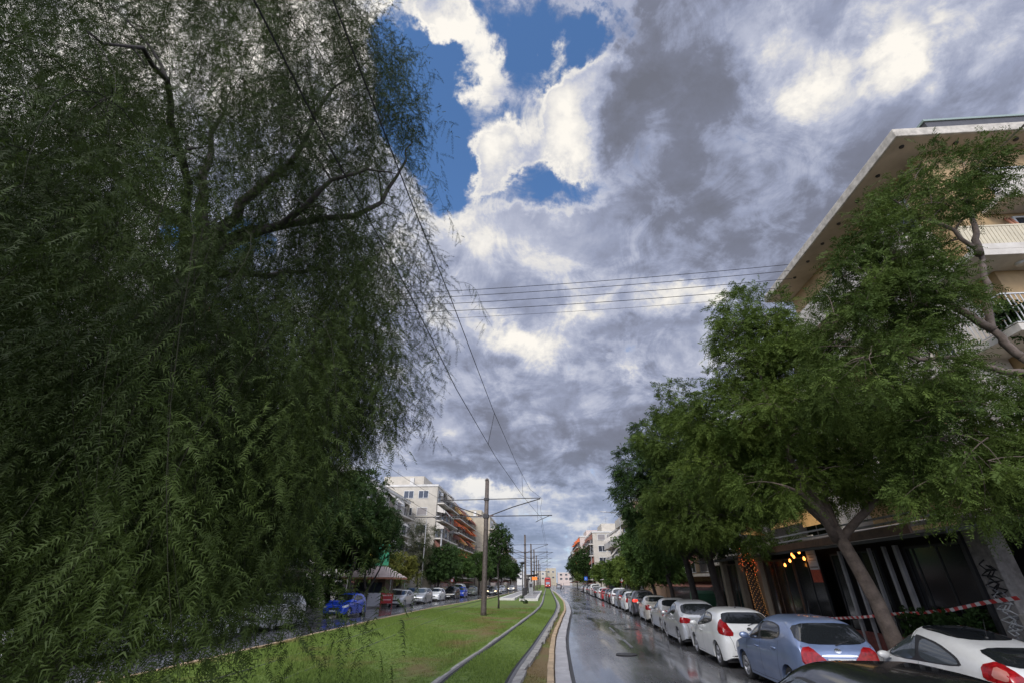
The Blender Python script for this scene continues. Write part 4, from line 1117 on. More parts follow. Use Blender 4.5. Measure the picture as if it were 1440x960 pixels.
for (x, y, kd, pt, lb) in ((3.6,186,'suv','grey','distant grey car driving away beyond the people crossing'),(4.3,215,'saloon','white','tiny far pale car at the end of the right-hand road')):
    right_car(kd, pt, x, y, 0, lb, group='cars driving on the street', lod=0, name='car')
# ---- left-hand road: parked facing the camera
def left_car(kind, pt, x_right_side, y_front, yaw, label, **kw):
    sp = CAR[kind]; L = sp['loft']['top'][-1][0]*2; W_ = sp['loft']['W']
    return make_car(sp, P[pt], label, kw.pop('cat','car'), (x_right_side-W_/2, y_front+L/2, 0), PI+R(yaw), kw.pop('group','cars parked along the left-hand pavement'), **kw)
LROW = [
 ('mpv','lsilver',-13.7,13.2,0,'pale car mostly hidden by the drooping tree, nearest on the left road',dict(lod=1)),
 ('sedan','white',-13.6,18.3,0,'white saloon half hidden behind the drooping foliage, left road',dict(lod=1)),
 ('suv','lsilver',-13.7,24.4,0,'light grey tall car behind the trailing foliage, ahead of the royal blue car',dict(lod=1)),
 ('sport','royal',-13.75,34.5,-2,'bright royal blue hatchback facing the camera on the left road',dict(lod=2)),
 ('city','lsilver',-14.1,49.6,-3,'silver hatchback facing the camera behind the red notice board',dict(lod=2)),
 ('mpv','silver',-13.75,56.6,-2,'silver people carrier with bright reflections in its windscreen',dict(lod=1, glass=M_glass_l)),
 ('round','white',-13.6,64.0,-2,'small white hatchback parked behind the silver people carrier',dict(lod=1)),
 ('suv','black',-13.0,71.6,-2,'black tall car beside the bright blue little car',dict(lod=1)),
 ('city','royal',-13.0,79.5,-2,'little bright blue car parked in front of the white van',dict(lod=1)),
 ('suv','olive',-12.9,90.5,-1,'olive grey tall car just past the white van',dict(lod=1)),
 ('city','silver',-16.3,54.9,0,'silver car on the second row behind the red board, only its roof showing',dict(lod=1)),
 ('mpv','grey',-16.1,60.9,0,'grey car standing behind the silver people carrier',dict(lod=1)),
]
for kind, pt, x, y, yaw, lb, kw in LROW: left_car(kind, pt, x, y, yaw, lb, **kw)
left_car('van','white',-14.2,84.2,-1,'tall white van standing behind the little bright blue car', lod=1, cat='van', name='parked_van')
for (x, y, kd, pt, lt, lb) in ((-9.6,96,'sedan','black',M_headlit,'dark oncoming car with glowing headlights past the nearest tram pole'),(-9.4,104,'round','silver',None,'silver oncoming car behind the one with lit headlights'),
        (-11.4,101,'suv','dgrey',None,'dark oncoming car in the far lane of the left road'),(-10.2,122,'city','white',None,'pale oncoming car far down the left road near the platform lamp'),(-9.0,140,'saloon','white',M_headlit,'farthest oncoming car with bright lights, behind the tram stop')):
    left_car(kd, pt, x, y, 0, lb, lod=0, lit=lt, group='cars driving on the street', name='car')

# ================================================================== trees
M_bark = mat('grey_brown_bark', (0.125,0.095,0.075), 0.9, var=0.4, scale=5, bump=0.6, bscale=14)
M_bark_d = mat('dark_bark', (0.034,0.028,0.024), 0.9, var=0.4, scale=5, bump=0.6, bscale=14)
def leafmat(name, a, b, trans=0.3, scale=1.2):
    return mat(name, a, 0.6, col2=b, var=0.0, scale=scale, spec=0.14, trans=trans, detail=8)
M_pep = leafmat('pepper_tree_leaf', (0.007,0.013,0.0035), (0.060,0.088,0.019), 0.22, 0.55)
M_jac = leafmat('feathery_leaf', (0.028,0.052,0.010), (0.110,0.158,0.032), 0.28, 0.9)
M_jac_y = leafmat('feathery_leaf_light', (0.034,0.064,0.011), (0.140,0.195,0.038), 0.3, 0.9)
M_dk = leafmat('dark_leaf', (0.018,0.040,0.011), (0.050,0.088,0.022), 0.2, 1.0)
M_md = leafmat('street_tree_leaf', (0.038,0.078,0.018), (0.085,0.140,0.034), 0.25, 0.8)
M_yl = leafmat('yellowing_leaf', (0.10,0.115,0.022), (0.19,0.185,0.04), 0.3, 0.8)
M_grey = leafmat('grey_green_leaf', (0.070,0.080,0.045), (0.125,0.128,0.075), 0.25, 0.8)

def unit(a): return a/np.maximum(np.linalg.norm(a, axis=1, keepdims=True), 1e-9)
def fronds(base, d, L, pairs, leaf_len, leaf_w, rng, droop=0.35, kite=True, sweep=0.55, taper=True):
    """pinnate leaves: base (n,3), direction, length; every leaflet is its own small face"""
    n = len(base); d = unit(d); L = np.asarray(L)[:,None]
    r = unit(np.cross(d, unit(rng.normal(size=(n,3)) + np.array([0,0,1.2]))))
    out = []
    for k in range(pairs):
        t = 0.12+0.86*(k+0.5)/pairs
        p = base + d*L*t + np.array([0,0,-1.0])*L*droop*t*t
        tang = unit(d + np.array([0,0,-2.0])*droop*t)
        ll = leaf_len*(math.sin(PI*(0.14+0.80*t))**0.6 if taper else 1.0)
        for s in (-1, 1):
            j = rng.normal(size=(n,3))*0.16
            ax = unit(r*s*(1-sweep*0.4) + tang*sweep + j + np.array([0,0,-0.22]))
            sd = unit(np.cross(ax, unit(np.cross(tang, r)+rng.normal(size=(n,3))*0.5)))
            l = ll*(0.8+0.4*rng.random((n,1))); w = leaf_w
            if kite: f = np.stack([p, p+ax*l*0.45+sd*w, p+ax*l, p+ax*l*0.45-sd*w], 1)
            else: f = np.stack([p-sd*w, p+sd*w, p+ax*l], 1)
            out.append(f)
    return np.concatenate(out, 0)
def blob_pts(n, c, rad, rng, inner=0.35, flat=0.0):
    v = unit(rng.normal(size=(n,3))); q = inner+(1-inner)*rng.random((n,1))**0.6
    if flat: v[:,2] = np.where(v[:,2] < 0, v[:,2]*flat, v[:,2])
    return np.array(c)+v*q*np.array(rad), v
def bez(a, b, c, n=7):
    a, b, c = map(Vector, (a, b, c)); return [a*(1-t)**2+b*2*t*(1-t)+c*t*t for t in [i/(n-1) for i in range(n)]]

class Tree:
    def __init__(s, name, label, loc, seed, group=None, cat='tree', rz=0):
        s.t = thing(name, label, cat, loc, rz, group); s.rng = np.random.default_rng(seed); s.pr = random.Random(seed)
        s.trunk = MB(); s.branches = MB(); s.ends = []; s.leaf = []
    def main(s, pts, rad, n=12):
        s.trunk.tube(pts, rad, n); s.ends += [(Vector(p), r) for p, r in zip(pts[len(pts)//2:], rad[len(pts)//2:])]
    def limb(s, pts, r0, r1, n=7, wob=0.05):
        P2 = [Vector(p) for p in pts]; q = []; E = [2*P2[0]-P2[1]]+P2+[2*P2[-1]-P2[-2]]
        for i in range(len(P2)-1):
            for k in range(4):
                t = k/4; p0, p1, p2, p3 = E[i:i+4]
                a = 0.5*((2*p1)+(p2-p0)*t+(2*p0-5*p1+4*p2-p3)*t*t+(-p0+3*p1-3*p2+p3)*t**3)
                if i or k: a = a+Vector((s.pr.gauss(0,wob), s.pr.gauss(0,wob), s.pr.gauss(0,wob)))*.35
                q.append(a)
        q.append(P2[-1]); m = len(q); rr = [r0+(r1-r0)*(i/(m-1))**0.8 for i in range(m)]
        s.branches.tube(q, rr, n); s.ends += [(a, r) for a, r in zip(q[m//3:], rr[m//3:])]
    def twig_to(s, c, r0=0.03, n=5):
        c = Vector(c); a, r = min(s.ends, key=lambda e: (e[0]-c).length + max(0, e[0].z-c.z)*0.5)
        mid = a.lerp(c, 0.5)+Vector((s.pr.gauss(0,.12), s.pr.gauss(0,.12), 0.15+s.pr.random()*0.2)) * min(1, (c-a).length)
        s.branches.tube(bez(a, mid, c, 6), [min(r*0.7, r0)*(1-0.75*i/5) for i in range(6)], n, cap=False); s.ends.append((mid, r0*.6))
        return (c-a).normalized()
    def cluster(s, c, out, n, L, pairs, ll, lw, droop, spread=0.9, kite=True):
        c = np.array(c); out = np.array(out)
        base = c + s.rng.normal(size=(n,3))*L*0.32
        d = unit(s.rng.normal(size=(n,3))*spread + out*0.9 + np.array([0,0,0.15]))
        s.leaf.append(fronds(base, d, L*(0.7+0.6*s.rng.random(n)), pairs, ll, lw, s.rng, droop, kite))
    def finish(s, leafm, barkm, per=4, extra=None):
        s.trunk.build('trunk', barkm, s.t, smooth=True)
        if s.branches.v: s.branches.build('limbs', barkm, s.t, smooth=True)
        v = np.concatenate(s.leaf, 0).reshape(-1, 3)
        link('crown', np_mesh('crown', v, per, leafm), s.t)
        return s.t

# ---- the weeping pepper tree close on the left
def pepper():
    bx, by = -4.55, 4.45
    T = Tree('pepper_tree', 'huge weeping pepper tree with hanging feathery foliage filling the left side', (bx, by, 0.2), 11)
    T.main([(0,0,-.2),(0.05,0,.6),(0.12,-.05,1.8),(0.25,-.2,3.4),(0.40,-.38,4.8),(0.45,-.45,5.7)], [.34,.27,.22,.20,.19,.18], 14)
    f = (0.45,-.45,5.6)
    limbs = [[f,(0.0,-.5,6.9),(-.4,-.3,8.3),(-.9,.1,10.2)],
             [f,(0.75,-.4,6.6),(1.0,-.2,7.6),(1.0,.0,9.2),(1.5,.3,11.2)],
             [f,(1.0,.1,6.5),(1.9,.6,7.2),(2.2,.8,8.4),(2.3,.8,9.3)],
             [f,(-.9,-1.0,6.6),(-2.0,-1.3,7.8),(-3.0,-1.5,9.4)],
             [(0.4,-.4,5.2),(1.6,-.5,6.2),(2.2,-.5,6.8),(2.7,-.4,6.8)],
             [(0.4,-.4,5.0),(.9,-1.6,5.9),(1.2,-2.4,6.0),(1.5,-3.0,5.3)],
             [(0.3,-.3,4.4),(-1.2,-1.4,5.2),(-2.4,-2.2,5.0),(-3.4,-2.5,4.3)],
             [(0.4,-.3,5.3),(.4,1.2,6.5),(.7,2.4,7.4),(1.1,3.2,7.2)],
             [(0.3,-.3,5.0),(-1.2,1.0,6.2),(-2.4,1.8,7.4),(-3.4,2.2,7.8)],
             [(0.35,-.4,4.9),(-.4,-1.8,5.6),(-.9,-2.8,5.6),(-1.4,-3.4,4.9)]]
    for i, l in enumerate(limbs): T.limb(l, 0.085 if i < 4 else 0.06, 0.006, 8, 0.07)
    rng = T.rng; n = 13500
    def rmax(z): return np.interp(z, [0.8,1.8,3,4,5.5,7,9,11,12.5,13.3], [2.3,2.75,3.15,3.2,3.1,2.75,2.5,2.35,1.8,0.4])
    z = 13.2 - 10.6*rng.random(n)**0.82
    az = rng.random(n)*2*PI
    lump = 0.90+0.13*np.sin(az*3+z*0.9)+0.12*np.sin(az*7+z*1.7+1)+0.10*rng.normal(size=n)*(z > 6)
    r = rmax(z)*lump*np.sqrt(0.10+0.90*rng.random(n))
    start = np.stack([np.cos(az)*r, np.sin(az)*r, z], 1)
    outv = np.stack([np.cos(az), np.sin(az), 0*az], 1) + rng.normal(size=(n,3))*0.35
    outv[:,2] = 0.2+0.3*rng.random(n)
    keep = rng.random(n) < np.interp(z, [2.5,4.5,6.5,9,13], [1.0,0.95,0.70,0.52,0.42])
    # sparse openings between the boughs
    hole = np.sin(start[:,0]*1.9+1.3)*np.sin(start[:,1]*1.7+0.4)*np.sin(start[:,2]*1.25+0.8)
    keep &= hole < 0.38
    cl = np.sin(start[:,0]*2.7+start[:,2]*.8)*np.sin(start[:,1]*2.4-start[:,2]*.6+1)+0.6*np.sin(start[:,2]*1.9+start[:,0])
    keep &= (cl > -0.15) | (rng.random(n) < np.interp(z, [3,6,8], [1.0,0.7,0.45]))
    start, outv, z, az, r = start[keep], outv[keep], z[keep], az[keep], r[keep]; n = len(start)
    Ls = 0.7+1.5*rng.random(n)**1.3; Ls = np.minimum(Ls, z-0.75-0.9*rng.random(n)*(rng.random(n) < .6)); 
    side = np.clip(np.cos(az-0.36)*1.9-0.3, 0, 1)                  # the side over the rails is trimmed higher
    lim = np.interp(r, [0,1.6,1.95,2.3,2.8,3.4], [0.5,0.75,1.2,2.5,3.2,3.7])
    low = (z < 5.4) & (rng.random(n) < 0.72)
    tip = start+outv*0.35
    q = .85*tip[:,0]+.53*tip[:,1]                                     # cut back on the side towards the rails
    end = np.interp(q, [-4,0.6,1.45,1.95,2.5,3.2], [0.55,0.7,1.0,2.55,3.1,3.6]) + 0.9*rng.random(n)**2
    Ls = np.where(low, np.maximum(Ls, z-end), Ls)
    Ls = np.minimum(Ls, np.maximum(z+0.1-end, 0.0)+0.02)
    ok = Ls > 0.22; start, outv, z, Ls, az, r = start[ok], outv[ok], z[ok], Ls[ok], az[ok], r[ok]; n = len(start)
    m = 46; leaf = []; strand = MB()
    ts = np.linspace(0, 1, m)
    reach = (0.22+0.36*rng.random((n,1))**2); curl = unit(rng.normal(size=(n,3))*np.array([1,1,.3])); phase = rng.random((n,1))*6.28
    sway = rng.normal(size=(n,3))*np.array([.10,.10,0]) + np.array([.06,.02,0])
    def at(t, idx=slice(None)):
        s = (t*Ls[idx])[:,None]
        horiz = outv[idx]*reach[idx]*(1-np.exp(-s/0.45)) + curl[idx]*np.sin(s*2.6+phase[idx])*0.07
        drop = np.maximum(0, s-0.22*(1-np.exp(-s/0.3)))
        return start[idx]+horiz-np.array([0,0,1.0])*drop*0.93+sway[idx]*s*s*0.5
    per = 0.062
    for k in range(m):
        idx = np.where((k+0.5)*per*1.35 < Ls)[0]
        if not len(idx): break
        t = ((k+0.5)*per*1.35+0.03*(rng.random(len(idx))-.5))/Ls[idx]
        p = at(np.clip(t, 0, 1), idx); q = at(np.clip(t+0.03, 0, 1), idx); tg = unit(q-p)
        sd = unit(np.cross(tg, rng.normal(size=(len(idx),3))))
        d = unit(sd*0.85+tg*0.5+rng.normal(size=(len(idx),3))*0.25+np.array([0,0,-0.18]))
        L = 0.16+0.12*rng.random(len(idx))
        leaf.append(fronds(p, d, L, 13, 0.036, 0.0033, rng, 0.35, False, 0.5))
    T.leaf = leaf
    # the hanging stems themselves, and the boughs that carry them
    for i in range(0, n, 4):
        ii = np.array([i]); strand.tube([tuple(at(np.array([t]), ii)[0]) for t in (0,.1,.2,.32,.44,.56,.68,.8,.9)], [.0032,.003,.0028,.0026,.0024,.002,.0016,.0012,.0008], 3, cap=False)
    order = T.pr.sample(range(n), 420)
    for i in order: T.twig_to(start[i], 0.018, 4)
    T.trunk.build('trunk', M_bark_d, T.t, smooth=True); T.branches.build('limbs', M_bark_d, T.t, smooth=True)
    strand.build('hanging_stems', mat('green_stem', (0.016,0.016,0.009), 0.9, spec=.2), T.t)
    v = np.concatenate(leaf, 0).reshape(-1, 3)
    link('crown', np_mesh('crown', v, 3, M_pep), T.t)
    print('pepper tris', len(v)//3)
    return T.t
pepper()

# ---- the big feathery street trees on the right
def feather_tree(name, label, loc, seed, trunk, trad, limbs, blobs, nclus, leafm, group, nfr=22, L=0.42, pairs=11, ll=0.10, lw=0.011, bark=None, droop=0.4, cat='tree'):
    T = Tree(name, label, loc, seed, group, cat)
    T.main(trunk, trad)
    for l in limbs: T.limb(l, l_r(l, trad[-1]*.8), 0.03, 7, 0.09)
    vol = [b[1][0]*b[1][1]*b[1][2] for b in blobs]; tot = sum(vol)
    for (c, rad), v in zip(blobs, vol):
        k = max(6, int(nclus*(v/tot)))
        pts, nrm = blob_pts(k, c, rad, T.rng, 0.45, 0.75)
        for p, o in zip(pts, nrm):
            dd = T.twig_to(p, 0.026, 4)
            T.cluster(p, np.array(o)*0.6+np.array(dd)*0.5, nfr, L, pairs, ll, lw, droop)
    return T.finish(leafm, bark or M_bark)
def l_r(l, d): return d
G_R = 'street trees along the right-hand pavement'
# nearest one: its trunk stands beyond the right edge of the view, limbs reach in
feather_tree('street_tree', 'feathery tree whose bare limbs reach in from the right edge, in front of the balconies', (11.3,7.6,.14), 21,
    [(0,0,-.1),(-.2,.1,1.5),(-.6,.35,3.2),(-1.1,.6,4.8),(-1.7,.9,5.95)], [.22,.18,.155,.13,.11],
    [[(-1.7,.9,5.9),(-1.95,.9,6.6),(-1.45,.9,7.9),(-1.25,.95,8.6),(-1.6,1.0,9.5),(-2.1,1.1,10.2)],
     [(-1.95,.9,6.55),(-2.5,1.0,7.4),(-3.0,1.1,8.0),(-3.6,1.5,8.6)],
     [(-1.35,.75,5.2),(-2.2,.9,5.65),(-3.3,.95,6.0),(-4.1,1.1,6.2)],
     [(-1.0,.55,4.4),(-1.9,1.2,4.55),(-2.8,1.8,4.3)],
     [(-1.3,.9,8.5),(-.9,1.0,9.4),(-.7,1.0,10.3)]],
    [((-1.15,.9,10.75),(1.15,1.1,1.0)),((-2.3,1.0,9.5),(1.25,1.3,1.0)),((-.5,.9,10.3),(.7,.8,.6)),((-3.1,1.5,8.5),(1.2,1.4,1.0)),((-3.9,1.8,7.1),(1.3,1.6,1.1)),((-4.4,1.2,5.5),(1.3,1.5,.9)),((-3.2,1.0,4.4),(1.5,1.4,.85)),((-3.6,.9,3.35),(1.4,1.3,.55)),((-2.0,.7,3.8),(1.3,1.1,.7)),((-2.6,2.4,4.4),(1.5,1.4,.9)),((-2.8,1.2,7.3),(1.0,1.1,.9)),((-2.3,.8,5.2),(.9,.8,.6)),((-1.4,2.3,3.9),(1.3,1.2,.7))],
    470, M_jac, G_R, nfr=24, L=0.38, pairs=11, ll=0.09, lw=0.0095)
feather_tree('street_tree', 'leaning brown trunk and light feathery crown behind the white coupe', (8.28,13.1,.14), 22,
    [(0,0,-.1),(-.06,.05,.5),(-.16,.1,1.6),(-.38,.15,2.6),(-.55,.2,3.3)], [.24,.195,.165,.155,.15],
    [[(-.6,.2,3.2),(-1.0,.0,4.4),(-1.5,-.3,5.8),(-1.6,-.4,7.5)],
     [(-.55,.2,3.1),(-.3,.6,4.4),(-.1,1.0,6.0),(-.2,1.3,8.0)],
     [(-.6,.2,3.3),(-1.3,.9,4.6),(-2.2,1.6,5.6),(-2.7,2.0,6.3)],
     [(-.5,.2,2.9),(.5,-.2,4.0),(1.2,-.6,5.2),(1.7,-.9,6.0)],
     [(-.6,.2,3.0),(-1.4,-.6,3.9),(-2.2,-1.0,4.2)]],
    [((-1.3,0.2,8.6),(1.5,1.6,1.5)),((-2.2,1.0,6.6),(1.6,1.9,1.3)),((-.2,.6,7.6),(1.6,1.9,1.6)),((-1.6,-.7,6.1),(1.5,1.4,1.1)),((.9,-.7,5.9),(1.6,1.5,1.2)),((-2.2,-.6,4.3),(1.0,1.1,.6)),((-.6,1.8,5.4),(1.8,1.5,1.1)),((-.8,.6,10.3),(1.2,1.3,1.1)),((1.4,.4,4.6),(1.9,1.6,1.0)),((-.7,.4,4.5),(1.7,1.7,.8)),((1.9,1.0,7.0),(1.5,1.5,1.2)),((-2.6,1.6,5.2),(1.3,1.6,.9))],
    760, M_jac_y, G_R, nfr=22, L=0.42, pairs=11, ll=0.10, lw=0.0115)
feather_tree('street_tree', 'dense dark crown overhanging the silver saloon and hatchback, middle of the right row', (8.4,25.2,.14), 23,
    [(0,0,-.1),(.02,.02,.6),(-.1,.1,2.0),(-.2,.1,3.2)], [.25,.21,.185,.17],
    [[(-.2,.1,3.1),(-.8,.2,5.0),(-1.2,.4,7.2),(-1.0,.3,9.6)],[(-.2,.1,3.1),(.6,.6,5.0),(1.0,1.0,7.4)],[(-.2,.1,3.0),(-1.6,-.8,4.4),(-2.4,-1.2,5.4)],[(-.2,.1,3.1),(-1.4,1.5,4.8),(-2.2,2.4,6.2)],[(-.2,.1,3.1),(1.2,-1.0,4.4),(2.0,-1.6,5.6)]],
    [((-1.1, -2.2, 10.4), (1.2, 1.3, 1.5)), ((-1.6, -2.2, 8.0), (2.0, 2.3, 1.7)), ((0.6, -2.0, 8.0), (2.2, 2.3, 1.6)), ((-2.0, -3.0, 5.7), (1.7, 1.9, 1.4)), ((1.2, -3.2, 5.6), (2.2, 2.2, 1.6)), ((-0.8, 0.0, 5.8), (2.3, 1.6, 1.6)), ((-1.6, -3.2, 4.2), (1.6, 1.7, 0.9)), ((0.6, -3.6, 3.9), (2.0, 1.6, 0.8)), ((-2.2, -1.2, 4.3), (1.5, 1.8, 0.9)), ((2.2, -2.1, 6.8), (1.6, 2, 1.4))],
    640, M_jac, G_R, nfr=22, L=0.44, pairs=10, ll=0.12, lw=0.014, bark=M_bark_d)
feather_tree('street_tree', 'dark leafy tree leaning over the parked cars, its top rising alone against the cloud', (8.3,29.0,.14), 24,
    [(0,0,-.1),(.0,.0,.6),(-.1,.0,2.0),(-.25,.0,3.4)], [.24,.2,.175,.16],
    [[(-.2,0,3.3),(-1.0,0,5.4),(-1.4,.2,7.6),(-1.2,.2,9.8)],[(-.2,0,3.3),(.6,.6,5.4),(1.0,1.0,7.4)],[(-.2,0,3.2),(-1.8,-.8,5.0),(-2.8,-1.0,6.4)],[(-.2,0,3.2),(1.2,-1.0,4.6),(2.0,-1.4,5.8)]],
    [((-1.2,0,10.4),(1.3,1.5,1.5)),((-2.0,0,8.3),(1.7,2.4,1.6)),((.3,.4,8.2),(2.0,2.4,1.6)),((-2.4,-.4,6.3),(1.5,2.0,1.2)),((1.0,-.6,5.6),(2.2,2.2,1.6)),((-1.0,1.2,5.2),(2.0,2.2,1.4)),((-3.0,.2,7.2),(1.1,1.5,1.0)),((-1.6,-.6,4.4),(2.0,2.0,.9)),((1.4,.4,4.2),(2.2,2.0,.9)),((2.0,0,7.0),(1.6,2.2,1.6))],
    520, M_dk, G_R, nfr=22, L=0.48, pairs=9, ll=0.14, lw=0.018, bark=M_bark_d)

def leafy_tree(name, label, loc, seed, h, rad, leafm, group, n=150, nfr=12, L=0.55, pairs=4, ll=0.24, lw=0.06, trunk_h=None, bark=None, blobs=None, tr=0.16, cat='tree', fork=False):
    """street tree seen from farther off: larger leaflets"""
    T = Tree(name, label, loc, seed, group, cat)
    th = trunk_h or h*0.32
    if fork:
        T.main([(0,0,-.1),(0,0,.8),(.0,.0,1.3)], [tr*1.2,tr,tr*.95], 8)
        T.limb([(0,0,1.25),(-.35,0,2.2),(-.25,0,th+1.0),(-.3,.2,h*.6)], tr*.75, .04); T.limb([(0,0,1.25),(.5,0,2.1),(1.1,.1,th+.6),(1.4,.1,h*.55)], tr*.7, .04)
    else:
        T.main([(0,0,-.1),(.02,0,.4),(T.pr.gauss(0,.08),T.pr.gauss(0,.08),th*.6),(T.pr.gauss(0,.12),T.pr.gauss(0,.12),th)], [tr*1.3,tr,tr*.9,tr*.8], 8)
        top = T.trunk.v[-1]
        for k in range(5):
            a = 2*PI*k/5+T.pr.random(); e = (math.cos(a)*rad*.55, math.sin(a)*rad*.55, th+(h-th)*(.35+.4*T.pr.random()))
            T.limb([(0,0,th*.95),(e[0]*.4,e[1]*.4,th+(e[2]-th)*.6),e], tr*.55, .03, 5)
    if blobs is None:
        blobs = []; zc = (h+th*.9)/2; hz = (h-th*.9)/2
        blobs.append(((0,0,zc),(rad*.8,rad*.8,hz*.95)))
        for k in range(6):
            a = 2*PI*k/6+T.pr.random()*1.0; q = .45+.2*T.pr.random()
            blobs.append(((math.cos(a)*rad*q, math.sin(a)*rad*q, zc+hz*T.pr.uniform(-.5,.5)),(rad*.55,rad*.55,hz*.45)))
    vol = [b[1][0]*b[1][1]*b[1][2] for b in blobs]; tot = sum(vol)
    for (c, r), v in zip(blobs, vol):
        k = max(5, int(n*v/tot)); pts, nrm = blob_pts(k, c, r, T.rng, 0.5, 0.85)
        for i, (p, o) in enumerate(zip(pts, nrm)):
            if i % 3 == 0: T.twig_to(p, 0.03, 3)
            T.cluster(p, o*0.8, nfr, L, pairs, ll, lw, 0.3)
    return T.finish(leafm, bark or M_bark_d)
r_labels = ['bright green street tree right after the tall dark trees, right side','bushy street tree second beyond the tall dark trees, right side','rounded green street tree beside the dark red parked car','street tree beside the white panel van, right side',
    'street tree just past the white panel van, right side','small far street tree near the blue road sign','dark far street tree before the pale apartment blocks, right side','very far street tree at the end of the parked row','farthest dark street tree, where the right road vanishes']
rt = [leafy_tree('street_tree', r_labels[0], (8.95,37.0,.14), 31, 7.8, 3.0, M_md, G_R, n=230, nfr=13, L=.5, ll=.2, lw=.045),
      leafy_tree('street_tree', r_labels[1], (9.4,45.0,.14), 32, 6.4, 2.6, M_md, G_R, n=200, nfr=13, L=.55),
      leafy_tree('street_tree', r_labels[2], (9.9,55.0,.14), 33, 5.4, 2.4, M_jac_y, G_R, n=170, nfr=12, L=.6)]
for i, (x, y, k, rz, s) in enumerate(((10.3,66,2,2.0,.92),(10.8,78,1,4.0,.80),(11.2,92,2,1.0,1.0),(11.6,108,0,3.3,.75),(11.9,132,1,0.6,1.0),(12.2,156,2,5.0,1.3))):
    dup(rt[k], (x, y, .14), rz, r_labels[3+i], G_R, s)
tl = leafy_tree('shady_tree', 'large dark tree standing over the far right bend, before the pale apartment blocks', (9.9,122,.14), 36, 10.0, 3.6, M_dk, G_R, n=190, nfr=12, L=.7, ll=.28, lw=.07)
dup(tl, (10.6,172,.14), 2.0, 'dark tree clump top at the vanishing end of the right road', G_R, .95)

G_L = 'trees along the left-hand pavement'
leafy_tree('street_tree', 'tall dark tree rising right behind the weeping tree, above the kiosk awning', (-17.0,42.5,.14), 41, 12.2, 3.7, M_dk, G_L, n=330, nfr=14, L=.5, ll=.2, lw=.045)
leafy_tree('street_tree', 'tree with a forked dark trunk in front of the kiosk awning', (-16.9,46.6,.14), 42, 9.0, 3.0, M_dk, G_L, n=200, nfr=13, L=.5, ll=.2, lw=.045, fork=True, tr=.17)
leafy_tree('olive_tree', 'wispy grey-green tree before the cream apartment block', (-18.6,71,.14), 43, 10.6, 2.3, M_grey, G_L, n=150, nfr=12, L=.7, pairs=6, ll=.26, lw=.022, trunk_h=2.6)
leafy_tree('street_tree', 'low yellowing tree left of the grey street lamp', (-18.2,60.5,.14), 44, 5.6, 2.4, M_yl, G_L, n=120, nfr=12, L=.5, ll=.2, lw=.05, trunk_h=1.3)
la = leafy_tree('street_tree', 'dark round tree over the black parked car, left road', (-15.9,73,.14), 45, 7.2, 3.1, M_dk, G_L, n=210, nfr=13, L=.55)
lb = leafy_tree('street_tree', 'green tree behind the white van, left road', (-15.9,88,.14), 46, 7.6, 3.0, M_md, G_L, n=170, nfr=12, L=.6)
for i, (x, y, o, rz, s, lbl) in enumerate(((-13.6,101,lb,1.0,1.05,'tree right of the nearest tram pole, far left pavement'),(-13.2,118,la,2.2,1.2,'dark tree beyond the beige blank wall, left side'),(-12.6,140,lb,3.0,1.2,'far tree behind the tram stop, left side'),
        (-12.0,168,la,4.0,1.2,'very far tree at the end of the left road'),(-18.0,81,lb,5.0,.8,'small tree squeezed between the round dark tree and the cream block'),(-20.2,46.0,la,1.6,1.25,'dark tree behind the kiosk, just left of its awning'),(-18.4,33.5,la,3.6,1.5,'dark tree standing left of the royal blue car, behind the trailing foliage'),(-17.2,26,la,0.6,1.35,'dark tree glimpsed through the weeping foliage, left pavement'),(-17.4,15,lb,2.6,1.3,'leafy tree behind the trunk of the weeping tree, left pavement'))):
    dup(o, (x, y, .14), rz, lbl, G_L, s)
leafy_tree('sapling', 'slim young tree growing in the grass behind the nearest tram pole', (-3.88,41.0,.3), 47, 6.4, 1.15, M_dk, None, n=80, nfr=11, L=.35, ll=.15, lw=.035, trunk_h=3.2, tr=.07)

# ================================================================== buildings
def wallm(name, c, var=0.13, rough=0.85): return mat(name, c, rough, var=var, scale=0.9, bump=0.12, bscale=25)
M_ochre = wallm('ochre_render', (0.44,0.305,0.155), 0.2)
M_cream = wallm('cream_render', (0.46,0.42,0.35))
M_white = mat('white_render', (0.50,0.455,0.39), 0.85, col2=(0.60,0.56,0.49), var=0.1, scale=1.6, bump=0.15, bscale=18, detail=9)
M_pale = wallm('pale_render', (0.55,0.53,0.49))
M_beige = wallm('beige_render', (0.40,0.35,0.26), 0.18)
M_brick = wallm('brown_brick', (0.27,0.185,0.13), 0.25)
M_pink = wallm('pink_render', (0.50,0.41,0.36))
M_rough = mat('weathered_concrete', (0.46,0.42,0.355), 0.85, var=0.35, scale=3.0, bump=0.3, bscale=10)
M_soffit = wallm('soffit_render', (0.46,0.395,0.32), 0.15)
M_pane = mat('window_pane', (0.03,0.035,0.045), 0.05, spec=0.8)
M_shut = mat('roller_shutter', (0.23,0.21,0.20), 0.7, var=0.12)
M_fr = mat('white_frame', (0.60,0.60,0.58), 0.5)
M_rail_w = mat('pale_railing', (0.55,0.54,0.52), 0.5)
M_rail_d = mat('dark_railing', (0.04,0.04,0.045), 0.5)
M_aw_w = mat('white_awning', (0.58,0.54,0.48), 0.8, var=0.15, scale=3)
M_aw_o = mat('orange_awning', (0.62,0.13,0.035), 0.8, var=0.2, scale=3)
M_aw_y = mat('ochre_awning', (0.55,0.33,0.12), 0.8, var=0.2, scale=3)
M_aw_b = mat('brown_awning', (0.20,0.085,0.06), 0.8, var=0.2)
M_dkroof = mat('dark_metal_roof', (0.05,0.048,0.05), 0.45, metal=0.3, var=0.2)

